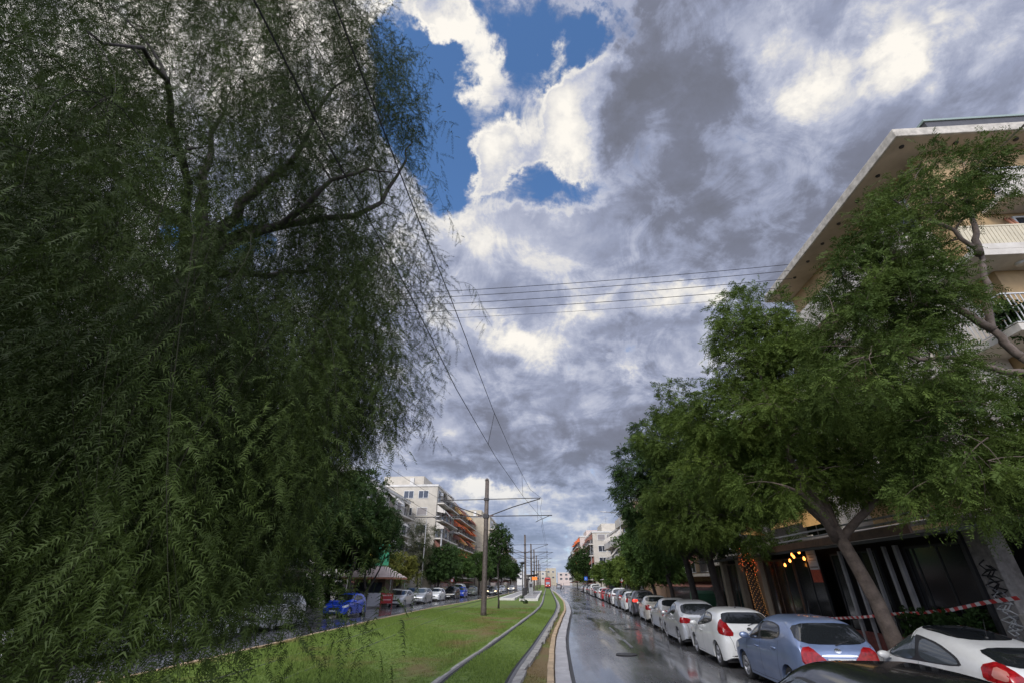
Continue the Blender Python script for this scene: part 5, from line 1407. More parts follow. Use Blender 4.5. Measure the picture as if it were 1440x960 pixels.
def window(t, face, u, z, w, h, at, shut=None, pane=None):
    """a framed window on a wall plane: face S looks to -Y, E to +X, W to -X; u along the wall"""
    f, p = MB(), MB(); d = 0.05
    def bx(mb, u0, z0, u1, z1, o0, o1):
        if face == 'S': mb.box(u0, at-o1, z0, u1, at-o0, z1)
        elif face == 'E': mb.box(at+o0, u0, z0, at+o1, u1, z1)
        else: mb.box(at-o1, u0, z0, at-o0, u1, z1)
    fw = 0.07
    bx(f, u-w/2-fw, z-fw, u-w/2, z+h+fw, .0, d); bx(f, u+w/2, z-fw, u+w/2+fw, z+h+fw, .0, d); bx(f, u-w/2, z+h, u+w/2, z+h+fw, .0, d); bx(f, u-w/2, z-fw, u+w/2, z, .0, d+.03)
    if not shut: bx(f, u-.035, z, u+.035, z+h, .0, d-.012)
    o = f.build('window', M_fr, t)
    bx(p, u-w/2, z, u+w/2, z+h, .002, .018); p.build('shutter' if shut else 'pane', shut or pane or M_pane, o)
    return o
def railing(t, pts, z0, z1, m, solid=False, step=0.11):
    """balcony railing along a polyline"""
    mb = MB()
    for a, b in zip(pts, pts[1:]):
        L = math.hypot(b[0]-a[0], b[1]-a[1])
        mb.bar((a[0],a[1],z1),(b[0],b[1],z1),.05,.04); mb.bar((a[0],a[1],z0+.06),(b[0],b[1],z0+.06),.035,.03)
        n = max(1, int(L/step))
        for k in range(n+1):
            q = k/n; x, y = a[0]+(b[0]-a[0])*q, a[1]+(b[1]-a[1])*q; mb.bar((x,y,z0+.05),(x,y,z1),.022,.022)
    return mb.build('railing', m, t)

# ---- corner block on the right with the great overhanging roof
t = thing('apartment_building', 'ochre apartment block with a deep overhanging concrete roof, upper right', 'apartment block', (14.0, 12.1, 0.15))
X0, Y0, Y1, XE = 0.0, 0.0, 11.6, 19.0; zb = -0.15
E0 = 17.2+zb
MB().prism([(X0,Y0),(XE,Y0),(XE,Y1),(X0,Y1)], E0, E0+.42).build('roof', M_rough, t, bevel=.03)
MB().prism([(.08,.08),(XE-.1,.08),(XE-.1,Y1-.1),(.08,Y1-.1)], E0-.012, E0-.002).build('soffit', M_soffit, t)
MB().prism([(1.45,.95),(XE-.2,.95),(XE-.2,Y1-.3),(1.45,Y1-.3)], -.3, E0-.014).build('wall', M_ochre, t)
for k in range(8):
    MB().lathe([(.07,-.05),(.09,-.012),(.09,.0)], 10, 'Z', (.52,.5+1.42*k,E0-.013)).build('soffit_lamp', M_rub, t)
    if k: MB().lathe([(.07,-.05),(.09,-.012),(.09,.0)], 10, 'Z', (.3+2.2*k,.45,E0-.013)).build('soffit_lamp', M_rub, t)
MB().prism([(4.9,2.9),(XE-.4,2.9),(XE-.4,9),(4.9,9)], E0+.425, 21.1+zb).build('penthouse', wallm('grey_render', (0.36,0.36,0.37)), t)
MB().prism([(4.8,2.75),(XE-.3,2.75),(XE-.3,9.1),(4.8,9.1)], 21.103+zb, 21.5+zb).build('penthouse_coping', M_dkroof, t)
MB().prism([(4.75,2.7),(XE-.25,2.7),(XE-.25,9.15),(4.75,9.15)], 21.503+zb, 21.62+zb).build('penthouse_roof', mat('green_metal_edge', (0.22,0.28,0.25), .5), t)
window(t, 'S', 8.4, 20.3+zb, .8, .55, 2.9)
MB().tube([(.9,7.6,E0+.42),(.9,7.6,E0+1.0)], .1, 10).lathe([(.1,0),(.24,.02),(.24,.16),(.05,.24)], 12, 'Z', (.9,7.6,E0+1.0)).build('chimney_pipe', M_galv, t)
FL = [13.87, 11.36, 8.6, 5.8]
for k, z in enumerate(FL):
    z += zb; bx0 = (2.3, 0.25, 0.25, 0.25)[k]
    # slab wraps the corner: along the side face and along the street
    MB().prism([(bx0,.02),(XE-.3,.02),(XE-.3,.94),(bx0,.94)] if k == 0 else [(.10,.02),(XE-.3,.02),(XE-.3,.94),(1.44,.94),(1.44,Y1-.4),(.10,Y1-.4)], z, z+.24).build('balcony_slab', M_white, t, bevel=.015)
    if k == 0:
        MB().box(bx0,.02,z+.243,XE-.3,.14,z+1.25).build('balcony_parapet', M_white, t)
        MB().box(.10,2.0,z-.2,.22,Y1-.5,z+1.0).build('balcony_parapet', M_white, t)
        MB().box(.10,2.0,z-.35,1.44,Y1-.5,z-.205).build('balcony_slab', M_white, t)
    elif k == 1:
        MB().box(.10,.02,z+.243,XE-.3,.10,z+.46).build('balcony_parapet', M_white, t)
        mb = MB()
        for i in range(150):
            x = .12+i*.125; mb.box(x,.03,z+.463,x+.105,.06,z+1.18)
        mb.box(.1,.02,z+1.183,XE-.3,.08,z+1.24); mb.build('balcony_screen', wallm('cream_panel', (0.52,0.46,0.33)), t)
        MB().box(.10,2.6,z+.243,.2,Y1-.5,z+1.15).build('balcony_parapet', M_white, t)
    else:
        railing(t, [(.16,3.0),(.16,.08),(XE-.4,.08)], z+.243, z+1.30, M_rail_w if k == 2 else M_rail_w, step=.14)
        MB().box(.10,3.1,z+.243,.2,Y1-.5,z+1.15).build('balcony_parapet', M_white, t)
    # doors, windows and folded awning arms on the ochre wall
    for i, x in enumerate((4.2, 8.6, 13.0)):
        window(t, 'S', x, z+.28, 1.9, 2.0, .95, None if (i+k) % 2 else M_shut)
    for y in (3.2, 6.6): window(t, 'W', y, z+.28, 1.7, 2.0, 1.45, M_shut if k % 2 else None)
    if k < 3:
        for x in (2.9, 6.6): MB().tube([(x,.90,z-.25),(x-.55,.22,z-1.5)], .045, 6).tube([(x+.14,.90,z-.25),(x-.41,.22,z-1.5)], .045, 6).build('awning_arm', mat('terracotta_metal', (0.33,0.15,0.09), .6), t)
    MB().lathe([(.13,-.08),(.16,-.02),(.16,0)], 12, 'Z', (1.9,.5,z-.002)).build('ceiling_lamp', M_fr, t)
MB().prism([(.12,2.0),(1.4,2.0),(1.4,2.2),(.12,2.2)], 2.8, 14.0).build('corner_panel', M_white, t)
def shrub(name, label, loc, seed, rad, leafm, n=40, L=.3, pairs=5, ll=.12, lw=.03, cat='plant', group=None, nfr=10):
    T = Tree(name, label, loc, seed, group, cat)
    T.main([(0,0,-.05),(0,0,rad[2]*.7)], [.03,.02], 5); pts, nrm = blob_pts(n, (0,0,rad[2]), rad, T.rng, .3)
    for p, o in zip(pts, nrm): T.cluster(p, o, nfr, L, pairs, ll, lw, .3)
    return T.finish(leafm, M_bark_d)
for i, x in enumerate((14.6, 16.0, 17.5)):
    shrub('balcony_plant', ('dark plant bunched at the left corner of the railed balcony','dark plant spilling along the railed balcony','dark plant before the railed balcony window')[i], (x, 12.55, 8.84), 60+i, (.65,.25,.42), M_dk, 36, .3, 5, .12, .03)

# ---- restaurant front under the trees
t = thing('restaurant', 'dark glass restaurant front with beige columns and slender white posts under trees', 'restaurant', (10.2, 12.0, 0.15))
M_colb = wallm('beige_column', (0.38,0.31,0.22), .25); M_post = mat('pale_post', (0.30,0.29,0.28), .6, var=.15)
M_wood = mat('brown_timber', (0.10,0.055,0.033), .6, var=.35, scale=4); M_darkin = mat('dark_interior', (0.012,0.011,0.011), .8)
M_dglass = mat('dark_shopfront_glass', (0.012,0.013,0.014), .12, spec=.5); M_redbrick = mat('dark_red_brick', (0.13,0.035,0.025), .8, var=.4, scale=6, bump=.4)
for y, w in ((12.45,.42),(14.9,.40),(17.3,.36)): MB().box(-.1,y-w/2,0,.28,y+w/2,3.25).build('column', M_colb, t, bevel=.02)
for y, hw in ((2.9,.07),(3.4,.045),(4.1,.035),(5.1,.045),(5.7,.05)): MB().box(-.05,y-hw,0,.04,y+hw,2.95).build('post', M_post, t)
MB().box(.9,-2.5,-.1,1.0,20,3.3).build('back_wall', M_darkin, t)
for (a, b, m) in ((.72,2.8,M_dglass),(4.05,5.02,M_dglass),(5.78,6.52,M_dglass),(7.4,9.3,M_dglass),(9.4,12.2,M_dglass),(12.75,14.6,M_dglass),(15.2,17.0,M_dglass),(17.6,19.8,M_dglass)):
    fr = MB(); fr.box(.10,a,.1,.18,a+.06,2.9).box(.10,b-.06,.1,.18,b,2.9).box(.10,a+.06,2.84,.18,b-.06,2.9).box(.10,a+.06,.1,.18,b-.06,.16)
    for q in np.arange(a+.85, b-.3, .85): fr.box(.11,q,.16,.17,q+.045,2.84)
    o = fr.build('glazed_panel', M_rub if a < 9 else M_wood, t); MB().box(.13,a+.06,.16,.145,b-.06,2.84).build('glass', m, o)
MB().box(.3,12.7,0,.36,14.6,2.9).build('timber_panel', M_wood, t)
MB().box(-.02,3.1,0,.06,9.2,.62).build('brick_base', M_redbrick, t)
MB().hexa([(-1.1,-.5,2.98),(1.4,-.5,3.35),(1.4,20,3.35),(-.5,20,2.98),(-1.1,-.5,3.06),(1.4,-.5,3.43),(1.4,20,3.43),(-.5,20,3.06)]).build('canopy', M_dkroof, t)
MB().hexa([(-1.15,.5,3.08),(-1.08,.5,3.08),(-.68,9.4,3.08),(-.75,9.4,3.08),(-1.15,.5,3.30),(-1.08,.5,3.30),(-.68,9.4,3.30),(-.75,9.4,3.30)]).build('fascia', M_wood, t)
MB().bar((-1.0,.5,3.55),(-.6,9.4,3.62),.05).bar((-.95,-.2,3.42),(-.55,9.4,3.42),.05).build('awning_rail', M_post, t)
MB().hexa([(1.0,-1,3.5),(3.6,-1,3.9),(3.6,20,3.9),(1.0,20,3.5),(1.0,-1,3.62),(3.6,-1,4.02),(3.6,20,4.02),(1.0,20,3.62)]).build('roof', mat('corrugated_roof', (0.34,0.30,0.27), .6, var=.3, scale=4), t)
# graffiti pillar
t = thing('graffiti_pillar', 'broad concrete pillar covered in black and white graffiti at right', 'pillar', (10.15, 12.0, 0.15))
MB().box(0,-.15,0,.45,.42,3.4).build('shaft', mat('grimy_concrete', (0.22,0.20,0.18), .85, var=.45, scale=4, bump=.3), t, bevel=.02)
MB().box(-.06,.425,0,.04,.53,3.2).build('edge_strip', M_rub, t)
rg = random.Random(5)
for nm, m, zz in (('white_scrawl', M_fr, (1.0,1.75)), ('black_scrawl', M_rub, (1.7,2.4)), ('grey_scrawl', M_galv, (.6,2.0))):
    mb = MB(); pts = [(-.006-.002*len(nm)%3*.001, -.02+.14*math.sin(i*1.9+len(nm))+.12*math.sin(i*.7), zz[0]+(zz[1]-zz[0])*(i/30)+.09*math.cos(i*1.3)) for i in range(31)]
    pts = [(p[0], max(-.13, min(.39, p[1]+.13)), p[2]) for p in pts]; mb.tube(pts, .018, 4); mb.build(nm, m, t)
tag(MB().box(10.05,4.5,.15,10.25,11.8,1.55).build('boundary_wall', M_rough, bevel=.02), 'low grey wall running off to the right of the graffiti pillar', 'wall')
# planter bed in front of the black glazing
t = thing('planter', 'low tan stone planter wall in front of the black glazing', 'planter', (9.75, 12.65, 0.15))
mb = MB()
for i in range(4): mb.box(0,i*.62+.005,0,.22,i*.62+.615,.62)
mb.build('stone_wall', mat('tan_stone', (0.36,0.27,0.17), .8, var=.3, scale=3, bump=.3), t, bevel=.015)
MB().box(.223,0,0,.8,2.48,.5).build('soil', M_ground, t)
for i in range(5):
    shrub('planter_shrub', ('dark shrub at the pillar end of the planter','second leafy shrub from the pillar in the planter','middle leafy shrub in the stone planter','fourth shrub from the pillar in the planter','shrub at the white post end of the planter')[i], (10.05,12.9+i*.5,.62), 70+i, (.3,.3,.42), M_dk, 22, .22, 5, .09, .03)
# pendant lamps with filament bulbs hanging under the canopy
M_bulb = mat('warm_bulb', (1,.6,.25), .4, emit=(1.0,.36,.07), estr=4)
for i, (y, z, x) in enumerate(((20.3,3.05,9.9),(20.9,2.93,10.0),(20.6,3.14,10.0),(21.2,2.78,9.9),(19.55,2.95,9.9),(20.0,3.2,10.0))):
    t = thing('pendant_lamp', 'warm glowing bulb hanging in the cluster under the restaurant canopy', 'pendant lamp', (x, y, z), 0, 'pendant lamps at the restaurant')
    MB().lathe([(0,-.07),(.035,-.05),(.05,-.01),(.03,.05),(.015,.07)], 10).build('bulb', M_bulb, t, smooth=True)
    MB().tube([(0,0,.07),(0,0,.5)], .006, 4).lathe([(.02,.07),(.025,.09),(.02,.13)], 8).build('flex', M_rub, t)
# menu board
t = thing('sign_board', 'white notice with a red lower panel hung between the restaurant posts', 'sign', (10.05, 19.3, 2.15))
MB().box(0,-.30,.42,.03,.32,1.08).build('white_panel', mat('white_sign', (.50,.50,.50), .5), t); MB().box(0,-.30,0,.03,.32,.415).build('red_panel', mat('red_sign', (.36,.06,.03), .5, var=.4, scale=12), t)
mb = MB()
for k, w in enumerate((.42,.3,.5)): mb.box(-.004,-w/2,.92-.1*k,-.001,w/2,.945-.1*k)
mb.box(-.004,-.26,.47,-.001,.28,.53); mb.build('printed_lines', M_shut, t)
# trunk wrapped in fairy lights
t = thing('lit_trunk', 'leaning tree trunk wrapped in tiny orange fairy lights by the restaurant', 'tree trunk', (9.8, 24.2, .15))
def lt(z): return Vector((-.12*z*.25, .10*z, z))
MB().tube([lt(z) for z in (0,1,2,3,3.6)], [.24,.21,.19,.18,.17], 12).build('trunk', M_bark_d, t, smooth=True)
mb = MB(); mh = MB()
for i in range(330):
    z = .1+3.3*i/330+RNG.random()*.05; a = i*2.399; r = .235-.012*z+(.0 if z < 2.4 else .22*RNG.random()); c = lt(z)
    (mb if z < 2.3 or RNG.random() < .4 else mh).lathe([(0,-.018),(.016,0),(0,.018)], 5, 'Z', (c.x+math.cos(a)*r, c.y+math.sin(a)*r, z))
o = mb.build('fairy_lights', mat('amber_fairy_light', (.5,.25,.1), .5, emit=(1.0,.45,.14), estr=0.5), t); o['kind'] = 'stuff'
o = mh.build('red_fairy_lights', mat('orange_fairy_light', (.6,.15,.05), .5, emit=(1.0,.16,.04), estr=1.6), t); o['kind'] = 'stuff'
# barrier tape, red and white, tied from the post past the trunk to the pillar
mb = MB(); A_, B_ = [(9.95,19.2,1.10),(9.95,15.6,1.36)], None
pts = [(9.98,20.2,1.05),(10.0,18.9,1.04),(10.02,17.3,1.17),(10.05,15.75,1.34),(10.06,14.7,1.42),(10.07,13.6,1.54),(10.08,12.5,1.74),(10.08,11.6,1.86)]
L = 0; n = 0
for a, b in zip(pts, pts[1:]):
    a, b = Vector(a), Vector(b); k = max(2, int((b-a).length/.13))
    for i in range(k):
        p, q = a.lerp(b, i/k), a.lerp(b, (i+1)/k); tw = .015*math.sin(n*.45)
        mb.m(n % 2).add([p+Vector((tw,0,-.035)), q+Vector((tw,.0,-.035)), q+Vector((-tw,.05,.035)), p+Vector((-tw,.05,.035))], [(0,1,2,3)]); n += 1
tag(mb.build('barrier_tape', [mat('red_tape', (.55,.04,.035), .45), mat('white_tape', (.68,.66,.63), .45)]), 'red and white striped barrier tape stretched past the trunk to the graffiti pillar', 'barrier tape')

# ---- general street block
def block(label, x0, x1, y0, y1, h, wall, street, floors, awn=(), swin=True, zb=.15, name='apartment_building', pent=True, bal=True, rail=M_rail_d, balm=None, depth=1.3, cat='apartment block', scols=None, bays=None):
    t = thing(name, label, cat, ((x0+x1)/2, y0, zb))
    w = (x1-x0)/2; D = y1-y0; fh = (h-.4)/floors
    MB().box(-w,0,-.3,w,D,h-.35).build('wall', wall, t)
    MB().box(-w-.12,-.12,h-.347,w+.12,D+.12,h).build('roof', M_pale, t)
    if pent:
        MB().box(-w*.55,D*.25,h+.003,w*.5,D*.7,h+2.3).build('penthouse', wall, t)
        mb = MB(); mb.tube([(-w*.3,D*.4,h+2.3),(-w*.3,D*.4,h+4.2)], .03, 4).tube([(-w*.3-.5,D*.4,h+3.9),(-w*.3+.5,D*.4,h+3.9)], .02, 4).tube([(-w*.3-.35,D*.4,h+3.6),(-w*.3+.35,D*.4,h+3.6)], .02, 4); mb.build('aerial', M_galv, t)
        MB().box(w*.2,D*.15,h+.003,w*.2+.7,D*.15+.7,h+1.7).build('chimney', M_pale, t)
    sx = w if street == 'E' else -w; sg = 1 if street == 'E' else -1
    if bal and floors > 3:
        MB().box(sx, .4, .0, sx+sg*.05, D-.4, fh-.5).build('shopfront', M_dglass, t)
        MB().hexa([(sx+sg*.06,.4,fh-.5),(sx+sg*1.5,.4,fh-.9),(sx+sg*1.5,D-.4,fh-.9),(sx+sg*.06,D-.4,fh-.5),(sx+sg*.06,.4,fh-.45),(sx+sg*1.5,.4,fh-.85),(sx+sg*1.5,D-.4,fh-.85),(sx+sg*.06,D-.4,fh-.45)]).build('shop_awning', M_aw_b, t)
    nb = bays or max(2, int(D/3.6))
    for f in range(1 if h > 6 else 0, floors):
        z = f*fh
        if swin:
            for u in (scols or [-w*.5, w*.35]): window(t, 'S', u, z+.95, 1.7, 1.2, 0, M_shut if (f*7+int(u*3)) % 3 == 0 else None)
        for b in range(nb):
            u = (b+.5)*D/nb
            window(t, street, u, z+.35, min(2.0, D/nb*.55), 2.0, sx, M_shut if (b*5+f*3) % 4 == 0 else None)
        if bal:
            a0 = 0.25
            MB().box(sx, a0, z-.08, sx+sg*depth, D-a0, z+.14).build('balcony_slab', M_white, t)
            if balm: MB().box(sx+sg*(depth-.08), a0, z+.143, sx+sg*depth, D-a0, z+1.05).build('balcony_parapet', balm, t)
            else: railing(t, [(sx+sg*.1,a0+.05),(sx+sg*(depth-.06),a0+.05),(sx+sg*(depth-.06),D-a0-.05),(sx+sg*.1,D-a0-.05)], z+.143, z+1.05, rail, step=.35)
            for b in range(nb):
                if (b*3+f*2) % 5 < 2:
                    u = (b+.5)*D/nb+min(1.0, D/nb*.28)+.55; MB().box(sx+sg*.02, u-.38, z+1.75, sx+sg*.33, u+.38, z+2.3).build('air_conditioner', M_fr, t, bevel=.02)
                am = awn[(b*3+f) % len(awn)] if awn else None
                if am:
                    u0, u1 = (b+.08)*D/nb, (b+.92)*D/nb; zt = z+fh-.12; dr = (.9, 1.3, 1.6)[(b+f) % 3]
                    xa, xb_ = sx+sg*.08, sx+sg*(depth+.35); q = .03
                    MB().hexa([(xa,u0,zt-q),(xb_,u0,zt-dr-q),(xb_,u1,zt-dr-q),(xa,u1,zt-q),(xa,u0,zt),(xb_,u0,zt-dr),(xb_,u1,zt-dr),(xa,u1,zt)]).build('awning', am, t)
                    if b % 2 == 0: MB().hexa([(xa,u0-.02,zt-1.25),(xb_-sg*.1,u0-.02,zt-dr*.9-.35),(xb_-sg*.1,u0,zt-dr*.9-.35),(xa,u0,zt-1.25),(xa,u0-.02,zt-.06),(xb_-sg*.1,u0-.02,zt-dr*.9-.02),(xb_-sg*.1,u0,zt-dr*.9-.02),(xa,u0,zt-.06)]).build('side_awning', am, t)
    return t
# left side of the street
block('cream apartment block with shuttered windows facing the camera and white awnings', -34,-19.1,82,97.5,17.7,M_cream,'E',6,(M_aw_w,None,M_aw_b,M_aw_w), scols=[4.9,2.2,-1.5], balm=None)
block('apartment block with bright orange awnings on its balconies', -33,-19.0,98,123.5,16.9,M_beige,'E',6,(M_aw_o,M_aw_y,M_aw_o,M_aw_b))
block('beige block with a blank side wall, right of the orange awnings', -27,-14.4,125,150,17.6,M_beige,'E',6,(M_aw_w,None,None), swin=False, balm=M_white)
block('small pale block beyond the blank beige wall', -27,-13.2,152,172,14.5,M_pink,'E',5,(M_aw_b,None,M_aw_w))
block('low white houses far down the left side', -27,-12.5,175,215,10.5,M_white,'E',3,(None,))
block('cream block showing through gaps in the weeping tree', -38,-22,5,30,18.5,M_cream,'E',6,(M_aw_w,None,M_aw_b), balm=M_white)
block('pale block hidden behind the weeping tree and the kiosk', -40,-23.5,56,80.5,14.5,M_pale,'E',5,(None,M_aw_w))
block('grey shop block behind the left pavement cars', -40,-22.5,31.5,45.5,12.0,M_pale,'E',4,(M_aw_w,None))
# right side of the street
block('pale block behind the dark tree trunks on the right', 14.5,30,24.5,40,12.5,M_pale,'W',4,(None,M_aw_y), balm=M_white)
block('ochre block tucked behind the bushy right-hand trees', 14.5,30,41,63,10.5,M_ochre,'W',4,(M_aw_b,None))
block('brown brick tower block with white balconies above the right-hand trees', 12.6,22,66,78,12.4,M_brick,'W',5,(None,), balm=M_white, depth=1.2)
block('white block with roof room, between the brick tower and the cream one', 14.0,26,80,106,11.2,M_white,'W',4,(None,M_aw_w), balm=M_pale)
block('cream block with small square windows facing down the street, far right', 11.6,25,118,140,13.0,M_cream,'W',5,(M_aw_b,None), scols=[-4.6,-2.4,2.0], depth=1.0)
block('reddish far block with brown awnings, beyond the cream one on the right', 11.5,24,160,186,15.5,M_pink,'W',5,(M_aw_o,M_aw_b), depth=1.2)
block('last pale block on the right before the street vanishes', 11.5,24,190,225,14,M_pale,'W',5,(None,))
# the town closing the view
rg = random.Random(12); cols = [M_pink, M_pale, M_white, M_cream, M_beige]
for i in range(17):
    x = -75+i*9.0+rg.uniform(-2,2); y = 380+rg.uniform(-40,60); h = rg.uniform(8,13.5)
    side = 'left of' if x < -8 else ('right of' if x > 9 else 'behind')
    block('distant pale town block on the horizon ' + side + ' the tram', x-4.5, x+4.5, y, y+12, h, cols[i % 5], 'E', 3, (), bal=False, pent=False, name='town_block', bays=1, cat='building', scols=[-2,2])['group'] = 'distant town blocks'

# ================================================================== street furniture, kiosk, people
def kiosk():
    t = thing('kiosk', 'street kiosk with a pale pink pyramid awning and orange valance', 'kiosk', (-18.0, 51.5, .15), R(2))
    a, b = 2.7, 3.0
    M_can = mat('pale_pink_canvas', (.58,.46,.42), .7, var=.12, scale=2)
    MB().add([(-a,-b,2.45),(a,-b,2.45),(a,b,2.45),(-a,b,2.45),(-1.1,-.9,3.45),(1.1,-.9,3.45),(1.1,.9,3.45),(-1.1,.9,3.45)],
        [(0,1,5,4),(1,2,6,5),(2,3,7,6),(3,0,4,7),(4,5,6,7)]).build('awning', M_can, t)
    MB().box(-a,-b-.02,2.28,a,-b+.01,2.445).box(a-.01,-b+.012,2.28,a+.02,b,2.445).box(-a-.02,-b+.012,2.28,-a+.01,b,2.445).build('valance', mat('orange_valance', (.42,.17,.10), .7, var=.2), t)
    MB().box(-1.6,-1.4,0,1.6,1.6,2.4).build('hut', M_wood, t)
    MB().box(-1.3,-1.45,1.0,1.3,-1.41,2.0).build('counter_window', M_pane, t)
    for x, y in ((-a+.15,-b+.15),(a-.15,-b+.15),(a-.15,b-.15),(-a+.15,b-.15)): MB().tube([(x,y,0),(x,y,2.45)], .04, 6).build('post', M_galv, t)
kiosk()
tag(MB().box(-19.5,47.9,.15,-16.0,48.1,1.25).build('counter_wall', mat('white_panel', (.50,.49,.52), .5, var=.1)), 'long white counter wall in front of the kiosk behind the silver hatchback', 'counter')
t = thing('shop_sign', 'green hoarding with a yellow panel above the kiosk awning', 'sign', (-20.3, 55.5, .15))
MB().box(-2.6,0,3.7,2.3,.12,6.0).build('panel', mat('green_sign', (.03,.22,.12), .5, var=.2), t); MB().box(-.2,-.04,4.3,.7,-.001,5.7).build('yellow_panel', mat('yellow_sign', (.6,.42,.05), .5, var=.2), t)
for x in (-2.3,2.0): MB().box(x,.13,0,x+.15,.28,5.9).build('post', M_galv, t)
# red notice board on legs
t = thing('notice_board', 'red notice board on legs with two pale printed lines, on the left road', 'sign board', (-15.05, 47.2, 0), R(4))
MB().box(-.56,-.02,.42,.56,.02,1.24).build('board', mat('red_board', (.36,.025,.028), .45, var=.1), t)
for s in (-1,1): MB().box(s*.53-.03,-.35,0,s*.53+.03,-.30,.05).bar((s*.53,-.02,.0),(s*.53,-.01,1.27),.045).build('leg', mat('red_frame', (.32,.03,.03), .5), t)
mb = MB(); rg = random.Random(3)
for z, x0, x1 in ((1.02,-.42,.42),(.66,-.36,.34)):
    x = x0
    while x < x1:
        w = rg.uniform(.03,.07); mb.box(x,-.026,z,x+w,-.0205,z+.10); mb.box(x,-.026,z+.06,x+w+.02,-.0206,z+.075); x += w+.03
mb.build('printed_lines', mat('pale_print', (.6,.5,.5), .6), t)
# motor scooter
t = thing('motorcycle', 'white and black motorcycle standing between the royal blue car and notice board', 'motorcycle', (-16.0, 43.6, .02), R(15))
for y in (-.68,.68):
    o = MB().lathe([(.22,-.05),(.28,-.055),(.31,-.03),(.31,.03),(.28,.055),(.22,.05),(.22,-.05)], 20, 'X', (0,y,.31)).build('wheel', M_tyre, t, smooth=True)
    MB().lathe([(0,-.02),(.22,-.015),(.22,.015),(0,.02)], 14, 'X', (0,y,.31)).build('rim', M_rim, o)
MB().tube([(0,-.75,.75),(0,-.45,.72),(0,-.1,.62),(0,.3,.55),(0,.55,.62)], [.10,.17,.19,.20,.12], 10).build('body', P['white'], t, smooth=True)
MB().tube([(0,-.1,.80),(0,.3,.83),(0,.72,.92)], [.13,.15,.09], 8).build('seat', M_rub, t, smooth=True)
for s in (-1,1): MB().tube([(s*.06,-.68,.31),(s*.07,-.5,.95)], .03, 6).build('fork', M_galv, t)
MB().tube([(-.36,-.42,1.08),(-.1,-.5,1.02),(.1,-.5,1.02),(.36,-.42,1.08)], .018, 6).build('handlebar', M_rub, t)
MB().tube([(0,-.66,.82),(0,-.6,1.05),(0,-.5,1.30)], [.17,.2,.14], 8).build('fairing', M_rub, t, smooth=True)
MB().lathe([(0,-.05),(.09,-.04),(.10,.0)], 12, 'Y', (0,-.78,.86)).build('headlight', M_head, t)
MB().tube([(.14,.1,.3),(.16,.75,.38)], .05, 8).build('exhaust', M_galv, t)
# lamps and utility poles
def lamp(label, loc, h, arm, m=M_galv, r=.07):
    t = thing('street_lamp', label, 'street lamp', loc)
    MB().tube([(0,0,0),(0,0,h*.5),(0,0,h)], [r,r*.8,r*.55], 10).build('pole', m, t, smooth=True)
    MB().tube([(0,0,h-.02),(arm*.1,0,h+.12),(arm*.5,0,h+.2),(arm,0,h+.25)], r*.5, 6).build('arm', m, t)
    s = 1 if arm > 0 else -1
    MB().hexa([(arm-s*.1,-.11,h+.19),(arm+s*.6,-.09,h+.27),(arm+s*.6,.09,h+.27),(arm-s*.1,.11,h+.19),(arm-s*.1,-.09,h+.31),(arm+s*.6,-.06,h+.33),(arm+s*.6,.06,h+.33),(arm-s*.1,.09,h+.31)]).build('lamp_head', M_galv, t)
    return t
lamp('slim street lamp above the right-hand trees, its arm pointing left', (8.85,56.3,.14), 9.1, -1.6, r=.09)
lamp('slim pale street lamp standing behind the silver people carrier, left pavement', (-16.5,65.5,.14), 9.9, 1.2)
lamp('far street lamp on the right, near the cream block', (9.6,104,.14), 9.0, -1.6)
t = thing('utility_pole', 'stout grey utility pole with a dark crossarm in front of the wispy tree', 'utility pole', (-16.5,76,.14))
MB().tube([(0,0,0),(0,0,9.2)], [.17,.12], 10).build('pole', M_galv, t, smooth=True); MB().bar((-1.6,0,9.0),(1.6,0,9.05),.09).build('crossarm', M_pole_d, t); MB().box(1.3,-.2,8.85,1.9,.2,9.25).build('transformer_box', M_pole_d, t)
t = thing('utility_pole', 'brown utility pole with a short crossarm by the orange awnings', 'utility pole', (-16.0,112,.14))
MB().tube([(0,0,0),(0,0,9.6)], [.16,.11], 8).build('pole', M_pole, t); MB().bar((-1.0,0,9.2),(1.0,0,9.2),.09).build('crossarm', M_pole_d, t)
def sign(label, loc, h, build):
    t = thing('road_sign', label, 'road sign', loc); MB().tube([(0,0,0),(0,0,h)], .03, 6).build('post', M_galv, t); build(t, h); return t
def blue(t, h):
    MB().box(-.35,-.04,h-.7,.35,-.031,h).build('plate', mat('blue_sign', (.02,.12,.55), .4), t); MB().box(-.06,-.046,h-.55,.06,-.041,h-.15).build('arrow', M_fr, t)
sign('small blue square road sign beyond the white van', (8.8,112,.14), 3.1, blue)
def roundel(t, h):
    MB().lathe([(0,-.045),(.30,-.045),(.30,-.03)], 20, 'Y', (0,0,h-.3)).build('plate', mat('red_rim', (.45,.03,.03), .4), t); MB().lathe([(0,-.05),(.21,-.05),(.21,-.046)], 20, 'Y', (0,0,h-.3)).build('disc', M_fr, t)
sign('round white and red road sign on a pale post among the right-hand trunks', (8.95,60.5,.14), 2.6, roundel)
sign('round road sign on a thin post further along the left pavement', (-15.7,83,.14), 2.6, roundel)
t = thing('news_kiosk', 'little dark kiosk with a pale tilted roof beyond the dark red car', 'kiosk', (10.9,84,.14))
MB().box(-1,-1,0,1,1,2.3).build('hut', M_wood, t); MB().hexa([(-1.8,-1.4,2.35),(1.3,-1.4,2.9),(1.3,1.4,2.9),(-1.8,1.4,2.35),(-1.8,-1.4,2.42),(1.3,-1.4,2.97),(1.3,1.4,2.97),(-1.8,1.4,2.42)]).build('roof', M_pale, t); MB().box(-.7,-1.03,1.0,.7,-1.003,1.9).build('hatch', M_pane, t)
